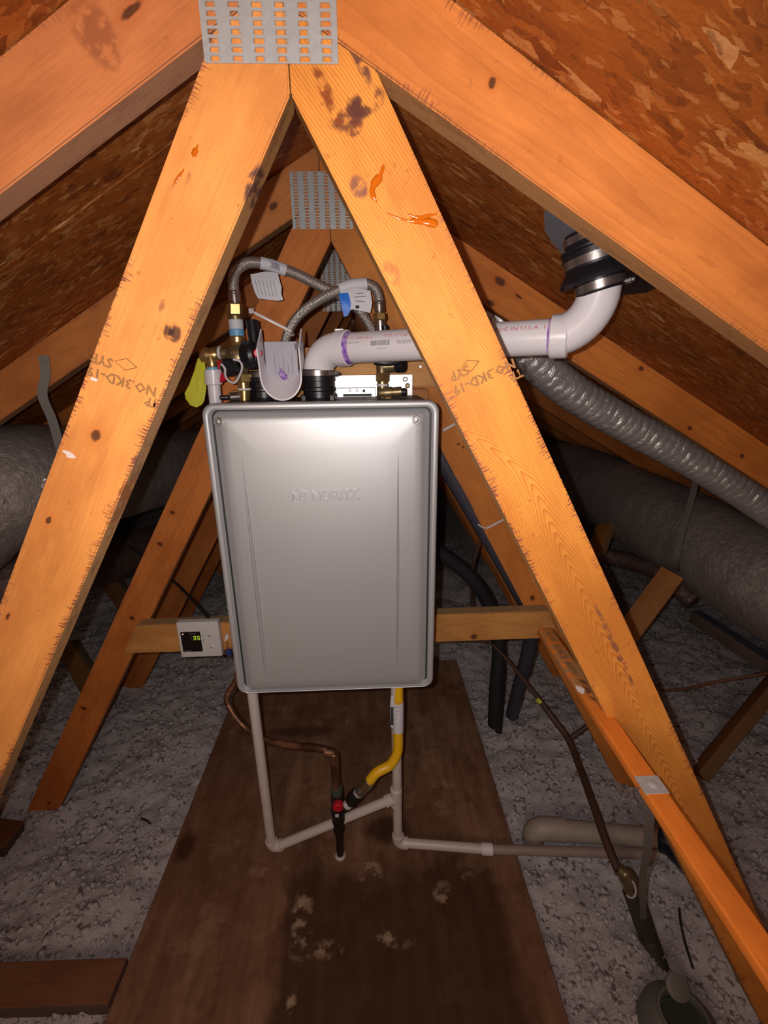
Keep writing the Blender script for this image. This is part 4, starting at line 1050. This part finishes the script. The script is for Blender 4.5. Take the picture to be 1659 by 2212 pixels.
sheet('paper_scrap', M['paper'], ctl, [(489, 1369), (484, 1385), (489, 1384), (494, 1378), (494, 1372)], 1.16, .0006)
tube('lead_wire', M['copper_w'], ctl, [V(489, 1386, 1.158), V(491, 1395, 1.158), V(488, 1408, 1.158), V(485, 1414, 1.158)], .0012, n=8)
pbox('wire_connector', simple('blue_connector', (.02, .04, .22), .5), ctl, 487, 1406, 500, 1416, 1.150, .012, .002)
cb = tube('cable', M['rubber_d'], None, [atd(235, 1150, 2.0), atd(300, 1195, 1.9), V(370, 1252, 1.45), V(400, 1280, 1.35), V(430, 1312, 1.25), V(455, 1341, 1.175)], .0040, n=10)
tag(cb, 'thin dark cable running from the left duct area down to the wall controller', 'cable')

# ------------------------------------------------------------------ condensate and drain piping
dr = thing('drain_piping', 'white plastic drain pipes under the heater joined by elbows and a tee', 'pipe', (-.1, 1.0, 0))
pr = .0134
YP = 1.0
a0 = V(540, 1505, YP); a1 = V(586, 1818, YP); a0 = Vector((a1.x-.004, YP, HZ0+.005))
cE = Vector((a1.x, YP, .021)); tC = V(856, 1722, 1.0); eR = Vector((tC.x+.004, 1.0, .021))
rod('left_riser', M['pvc2'], dr, cE+Vector((0, 0, .015)), a0, pr, 20, .0005)
def elbow90(c, d1, d2, r, parent, mat, arm=.024, name='elbow'):
    d1, d2 = Vector(d1).normalized(), Vector(d2).normalized()
    pts = elbow_pts(c, -d1, d2, arm*.55, 8); pts = [c+d1*arm]+pts+[c+d2*arm]
    return link(name, tube_mesh(pts, r, 20), mat, parent)
dX = (tC-cE).normalized()
elbow90(cE, (0, 0, 1), dX, pr+.0035, dr, M['pvc2'], .032)
rod('cross_pipe', M['pvc2'], dr, cE+dX*.02, tC-dX*.01, pr, 20, .0005)
rod('tee', M['pvc2'], dr, tC+Vector((0, 0, -.028)), tC+Vector((0, 0, .032)), pr+.0036)
rod('tee_branch', M['pvc2'], dr, tC-dX*.034, tC, pr+.0036)
rod('right_riser', M['pvc2'], dr, eR+Vector((0, 0, .015)), Vector((tC.x, 1.0, HZ0+.004)), pr, 20, .0005)
endr = atz(1052, 1834, .020)
elbow90(eR, (0, 0, 1), (endr-eR), pr+.0035, dr, M['pvc2'], .030)
rod('floor_pipe', M['pvc2'], dr, eR, endr, pr, 20, .0005)
dd = (endr-eR).normalized()
rod('coupling', M['pvc'], dr, endr-dd*.016, endr+dd*.016, pr+.003)
far_ = atz(1420, 1845, .022)
rod('dusty_run', M['pvc_pink'], dr, endr, far_, pr, 20, .0005)
# large beige pipe half buried right
bp = thing('beige_pipe', 'beige pipe with elbow half buried in insulation right of the plywood', 'pipe', atz(1180, 1800, .0))
q0, q1 = atz(1215, 1792, .03), atz(1428, 1812, .03)
elbp = link('elbow', tube_mesh(cat([atz(1150, 1815, -.03), atz(1155, 1797, .01), atz(1175, 1789, .028), q0], 6), .032, 24), M['pvc_gray'], bp)
rod('pipe_length', M['pvc_gray'], bp, q0-(q1-q0).normalized()*.005, q1, .0285, 28, .001)
lathe('hub', M['pvc_gray'], bp, q0-(q1-q0).normalized()*.018, q0+(q1-q0).normalized()*.004, [(0, .033), (1, .0335)], 28)
bc = thing('black_pipe_fitting', 'dark blue black fitting at the right end of the beige pipe', 'fitting', atz(1460, 1830, .03))
link('body', tube_mesh(cat([q1, atz(1450, 1822, .035), atz(1478, 1850, .02), atz(1490, 1868, -.03)], 5), .036, 20), simple('blue_black_abs', (.008, .013, .022), .3), bc)
# ------------------------------------------------------------------ gas line
gy = .985
gas = thing('gas_pipe', 'black iron and copper gas pipe with red-handled valve standing on the plywood', 'pipe', atz(736, 1853, 0))
gx = atz(736, 1853, 0.0); gx.y = gy; gx = Vector((at(735, 1845, gy).x, gy, 0))
zof = lambda py: at(730, py, gy).z
rod('lower_nipple', M['black_iron'], gas, Vector((gx.x, gy, -.01)), Vector((gx.x, gy, zof(1790))), .0105)
lathe('floor_ring', M['nylon'], gas, Vector((gx.x, gy, 0)), Vector((gx.x, gy, .006)), [(0, .016), (1, .013)], 16)
lathe('valve_body', M['black_iron'], gas, Vector((gx.x, gy, zof(1800))), Vector((gx.x, gy, zof(1712))), [(0, .013), (.12, .016), (.2, .013), (.35, .019), (.6, .019), (.75, .014), (.8, .0175), (1, .0165)], 16)
hp_ = at(730, 1747, gy-.03); rh = lathe('valve_handle', M['red'], gas, hp_+Vector((0, .022, 0)), hp_, [(0, .008), (.3, .0145), (.9, .0145), (1, .011)], 12)
ch = at(728, 1762, gy-.034); box('handle_label', M['nylon'], rh, ch.x-.005, ch.x+.005, ch.y-.001, ch.y+.001, ch.z-.005, ch.z+.005, .0005)
el = at(715, 1624, gy+.0)
top_ = Vector((at(722, 1640, gy).x, gy, at(720, 1626, gy).z))
rod('riser', M['copper'], gas, Vector((gx.x, gy, zof(1715))), top_, .0115)
lathe('green_joint', simple('pipe_dope_green', (.06, .09, .06), .5), gas, Vector((gx.x, gy, zof(1722))), Vector((gx.x, gy, zof(1700))), [(0, .0165), (1, .0155)], 14)
cpts = [top_+Vector((0, 0, -.012)), top_+Vector((-.006, 0, .0)), at(690, 1616, gy+.01), at(630, 1610, 1.02), at(570, 1597, 1.05), at(530, 1572, 1.08), at(500, 1535, 1.1), at(491, 1505, 1.115), at(508, 1475, 1.13), at(520, 1440, 1.14)]
link('copper_branch', tube_mesh(cat(cpts, 7), .0095, 16), M['copper'], gas)
lathe('copper_elbow', M['copper'], gas, top_+Vector((-.026, .003, .002)), top_+Vector((-.004, 0, .001)), [(0, .0105), (.1, .012), (1, .0125)], 16)
# flexible yellow gas connector
ye = thing('gas_connector', 'yellow flexible gas connector curving from the heater bottom to the red valve', 'hose', at(860, 1490, gy))
f3 = at(797, 1688, .965); f1 = at(738, 1752, .975)
yp = [Vector((at(860, 1492, 1.0).x, 1.0, HZ0+.004)), at(860, 1530, .995), at(860, 1585, .99), at(858, 1625, .985), at(843, 1652, .98), at(815, 1668, .972), f3]
link('hose', tube_mesh(cat(yp, 10), .0135, 24, radf=lambda s, th: 1+.02*math.sin(s*900)), M['yellow'], ye)
lb = link('label_wrap', tube_mesh(cat([at(860, 1514, .997), at(860, 1545, .993), at(860, 1578, .990)], 5), .0146, 24, caps=False), M['paper'], ye)
for i in range(7):
    zz = at(860, 1520+i*8, .98); link('label_print', tube_mesh([zz+Vector((-.007, 0, 0)), zz+Vector((.006, 0, 0))], .0006, 4), M['ink_g'], lb)
sheet('label_flag', M['paper'], lb, [(845, 1503), (843, 1520), (844, 1570), (852, 1574), (852, 1504)], .985, .0005)
sheet('label_flag', M['ink'], lb, [(844, 1528), (844, 1566), (850, 1568), (850, 1528)], .983, .0005)
fd = (f1-f3)
def fp(t): return f3+fd*t
hexnut('end_nut', M['brass_d'], ye, fp(-.04), fp(.20), .0175)
lathe('flare_fitting', M['chrome'], ye, fp(.18), fp(.34), [(0, .014), (.5, .016), (1, .0155)], 18)
rod('white_seal', M['white'], ye, fp(.33), fp(.40), .0145)
hexnut('reducer', M['black_iron'], ye, fp(.38), fp(.68), .0185, .4)
rod('white_seal', M['white'], ye, fp(.66), fp(.80), .0140)
rod('valve_inlet', M['black_iron'], ye, fp(.78), fp(1.0)+Vector((0, .012, 0)), .0165)

# ------------------------------------------------------------------ lines behind and right of the heater
bl_ = thing('line_set', 'thick black insulated tube arching right of the heater down into the insulation', 'hose', atz(1070, 1560, -.03))
tube('foam_tube', M['rubber_d'], bl_, [at(905, 1170, 1.5), at(950, 1195, 1.5), at(1005, 1235, 1.5), at(1045, 1285, 1.5), at(1070, 1345, 1.48), at(1078, 1410, 1.46), at(1072, 1480, 1.45), at(1068, 1565, 1.45)], .026, n=20)
tube('foam_tube', M['rubber_d'], bl_, [at(1085, 1440, 1.47), at(1082, 1500, 1.465), at(1077, 1580, 1.46)], .014, n=14)
gh = thing('insulated_hose', 'dark blue grey hose strapped down the left edge of the second truss right web', 'hose', atz(1090, 1540, -.02))
tube('hose', M['hose_gray'], gh, [at(880, 860, 1.235), at(945, 975, 1.235), at(1010, 1085, 1.235), at(1060, 1170, 1.24), at(1112, 1262, 1.25), at(1142, 1320, 1.28), at(1148, 1370, 1.32), at(1136, 1430, 1.37), at(1118, 1495, 1.42), at(1106, 1545, 1.46)], .024, n=18, smooth_n=8)
for (a, b, c_, d_, lab) in ((958, 930, 1003, 904, 'upper white zip tie around the second truss right web beside the heater'), (1052, 1141, 1108, 1112, 'lower white zip tie holding the dark hose to the second truss right web')):
    z_ = thing('zip_tie', lab, 'zip tie', at(a, b, 1.2), 'white zip ties on the second truss')
    beam('band', M['nylon'], z_, at(a, b, 1.207), at(c_, d_, 1.207), .0065, .0012, (0, 0, 1), .0003)
    link('hook', tube_mesh(cat([at(a-20 if a > 1000 else a-3, b-9 if a > 1000 else b+1, 1.213), at(a-10 if a > 1000 else a-2, b-2 if a > 1000 else b, 1.210), at(a, b, 1.207)], 4), .0022, 8), M['nylon'], z_)
cpL = thing('copper_line', 'brown jacketed line snaking from the support board down right to a brass elbow fitting', 'pipe', atz(1350, 1900, 0))
cl_p = [at(940, 1372, 1.4), at(1000, 1380, 1.4), at(1060, 1392, 1.4), at(1100, 1430, 1.38), at(1150, 1492, 1.34), at(1190, 1545, 1.29), at(1228, 1598, 1.22), at(1255, 1665, 1.11), at(1282, 1740, .99), at(1310, 1820, .89), at(1335, 1880, .83)]
PP = cat(cl_p, 8); NP_ = len(PP)
link('jacket', tube_mesh(PP, [.0045+.0065*min(1, max(0, (i/NP_-.2)/.3)) for i in range(NP_)], 16), M['copper_d'], cpL)
tube('branch', M['copper_d'], cpL, [at(1228, 1598, 1.235), at(1255, 1578, 1.24), at(1290, 1555, 1.25)], .008, n=12)
link('tape_ring', tube_mesh([at(1161, 1508, 1.327), at(1168, 1518, 1.317)], .0095, 14), M['tag_y'], cpL)
link('elbow_fitting', tube_mesh(cat([at(1333, 1876, .835), at(1350, 1888, .825), at(1362, 1905, .815), at(1368, 1925, .81)], 5), [.016]*5+[.022]*11, 18), M['brass_d'], cpL)
link('clamp_ring', tube_mesh(torus_pts(at(1360, 1918, .790), (.3, -.5, .6), .019, 20, math.pi*1.0, math.pi*2.0), .0025, 8), M['nylon'], cpL)
tube('olive_sleeve', M['olive'], cpL, [at(1366, 1925, .81), at(1382, 1970, .79), at(1402, 2030, .77), at(1425, 2090, .72), at(1440, 2130, .69)], .024, n=18)
# collar at the bottom right
cn = atz(1462, 2175, .03)
col_ = thing('vent_collar', 'round grey metal collar in the insulation at the bottom right corner', 'collar', (cn.x, cn.y, 0))
lathe('flange', M['can'], col_, (cn.x, cn.y-.02, -.03), (cn.x, cn.y-.02, .045), [(0, .082), (.5, .078), (.6, .074), (.9, .055), (.92, .052), (1, .049), (1, .044), (.6, .043)], 40)
lathe('opening', M['can_hole'], col_, (cn.x, cn.y-.025, .020), (cn.x, cn.y-.025, .030), [(0, .044), (1, .042)], 32)
p = atz(1462, 2132, .06); lathe('cap_tab', M['can'], col_, p, p+Vector((0, -.004, .006)), [(0, .024), (.8, .024), (1, .018)], 28)
# wires
wi = tube('loose_wire', M['copper_w'], None, [at(1425, 1492, 1.55), at(1480, 1488, 1.5), at(1540, 1474, 1.45), at(1600, 1464, 1.42), at(1670, 1452, 1.4)], .0055, n=8)
tag(wi, 'thin orange brown wire crossing the right edge above the insulation', 'wire')
wi = tube('loose_wire', M['copper_d'], None, [at(1040, 1165, 1.6), at(1025, 1205, 1.6), at(1018, 1260, 1.6), at(1022, 1320, 1.6), at(1035, 1370, 1.6)], .006, n=8)
tag(wi, 'thin brown wire hanging behind the black tube right of the heater', 'wire')
wi = tube('twig', M['rubber_d'], None, [atz(1467, 1962, .0), atz(1470, 1990, .012), atz(1478, 2030, .004), atz(1490, 2070, .010), atz(1497, 2092, -.006)], .0028, n=6)
tag(wi, 'thin black wire end lying on the insulation right of the olive sleeve', 'wire')
wi = tube('twig', M['rubber_d'], None, [atz(305, 1768, .01), atz(316, 1772, .02), atz(325, 1780, .01)], .003, n=6)
tag(wi, 'small black scrap on the insulation left of the plywood', 'debris')

# ------------------------------------------------------------------ ducts
fd_ = tube('foil_duct', M['foil'], None, [at(1040, 655, 1.37), at(1085, 705, 1.35), at(1165, 788, 1.37), at(1230, 842, 1.39), at(1300, 887, 1.41), at(1380, 932, 1.42), at(1460, 975, 1.42), at(1540, 1022, 1.42), at(1620, 1073, 1.42), at(1720, 1140, 1.42), Vector((1.66, 1.40, .68)), Vector((2.05, 1.36, .42)), Vector((2.35, 1.3, .22))], .053, n=44, step=.0042, radf=lambda s, th: 1-.06*(1-abs(math.sin((s+.018*th/6.28)*math.pi/.026)))**3+.022*noise.noise(Vector((s*45, math.cos(th)*3, math.sin(th)*3))))
tag(fd_, 'shiny crinkled foil flexible duct running down right under the second truss chord', 'duct')
def bigduct(name, pts, r, label, mat='duct'):
    o = tube(name, M[mat], None, pts, r, n=64, step=.02, radf=lambda s, th: 1+.035*noise.noise(Vector((s*5, math.cos(th)*2.2, math.sin(th)*2.2)))+.016*noise.noise(Vector((s*26, math.cos(th)*5, math.sin(th)*5)))+.004*math.sin(s*75+2*noise.noise(Vector((s*4, th, 0))))+.008*noise.noise(Vector((s*9, math.cos(th)*14, math.sin(th)*14))))
    return tag(o, label, 'duct', 'insulated ducts lying across the attic')
bigduct('insulated_duct', [atd(1110, 985, 3.9), atd(1250, 1030, 3.0), atd(1400, 1110, 2.35), atd(1560, 1200, 1.95), atd(1720, 1290, 1.7), atd(2000, 1420, 1.45), Vector((1.74, .55, .38)), Vector((1.85, -.5, .26))], .195, 'grey insulated flexible duct sweeping across the right side behind the trusses')
bigduct('insulated_duct', [Vector((-1.95, -.5, .26)), Vector((-1.72, .45, .45)), atd(-200, 1190, 1.28), atd(-60, 1080, 1.34), atd(60, 1045, 1.46), atd(200, 1032, 1.8), atd(340, 1012, 2.25), atd(480, 1000, 2.8), atd(600, 1000, 3.5)], .185, 'grey insulated flexible duct crossing the left side behind the near left web')
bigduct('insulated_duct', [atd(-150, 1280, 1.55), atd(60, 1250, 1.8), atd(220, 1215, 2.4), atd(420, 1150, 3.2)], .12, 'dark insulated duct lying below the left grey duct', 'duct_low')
bigduct('insulated_duct', [atd(1230, 1190, 2.9), atd(1330, 1205, 2.75), atd(1420, 1235, 2.55), atd(1500, 1300, 2.4)], .05, 'thin dark wrinkled duct under the large right duct', 'duct_low')
# hanging straps
def strap(label, pts, wid, parent=None, mat='dull_strap', facing=(1, 0, 0)):
    P = cat(pts, 6); fx = Vector(facing).normalized()
    vs = []; fs = []
    for p in P:
        f2 = FWD*.0006
        vs += [p-fx*wid/2-f2, p+fx*wid/2-f2, p+fx*wid/2+f2, p-fx*wid/2+f2]
    for i in range(len(P)-1):
        for k in range(4): fs.append((i*4+k, i*4+(k+1) % 4, (i+1)*4+(k+1) % 4, (i+1)*4+k))
    fs += [(0, 1, 2, 3), tuple(len(vs)-4+k for k in (3, 2, 1, 0))]
    o = link('hanging_strap', pydata(vs, fs), M[mat], None); tag(o, label, 'strap', 'metal hanging straps'); return o
strap('grey metal strap nailed on the second truss left chord holding the left duct', [at(94, 768, 1.203), at(98, 810, 1.203), at(92, 855, 1.203), at(112, 905, 1.22), at(128, 960, 1.24), at(140, 1010, 1.25)], .024, mat='strap')
strap('dull metal strap looping from a chord down round the right duct', [atd(1503, 1040, 1.75), atd(1488, 1100, 1.72), atd(1470, 1160, 1.70), atd(1460, 1215, 1.72), atd(1463, 1235, 1.9)], .026)
strap('grey perforated strap hanging from the furring strip to the beige pipe', [Vector((.3645, .474, .805)), at(1402, 1750, .50), at(1398, 1840, .60), at(1388, 1900, .68), at(1390, 1985, .76)], .016, mat='dull_strap')
# small crumpled foil tape scraps on the left duct
for px, py, r in ((97, 1040, .008), (92, 1050, .006), (5, 1085, .007)):
    c = atd(px, py, 1.24); bm = bmesh.new(); bmesh.ops.create_icosphere(bm, subdivisions=2, radius=r)
    for v in bm.verts: v.co = c+v.co*(1+.5*noise.noise(v.co*200))
    tag(link('foil_scrap', bmmesh(bm), M['foil'], None), {97: 'upper of two foil crumples on the left duct beside the near left web', 92: 'lower of two foil crumples on the left duct beside the near left web', 5: 'small foil crumple on the left duct at the left edge of the photo'}[px], 'foil scrap', 'foil scraps on the left duct')
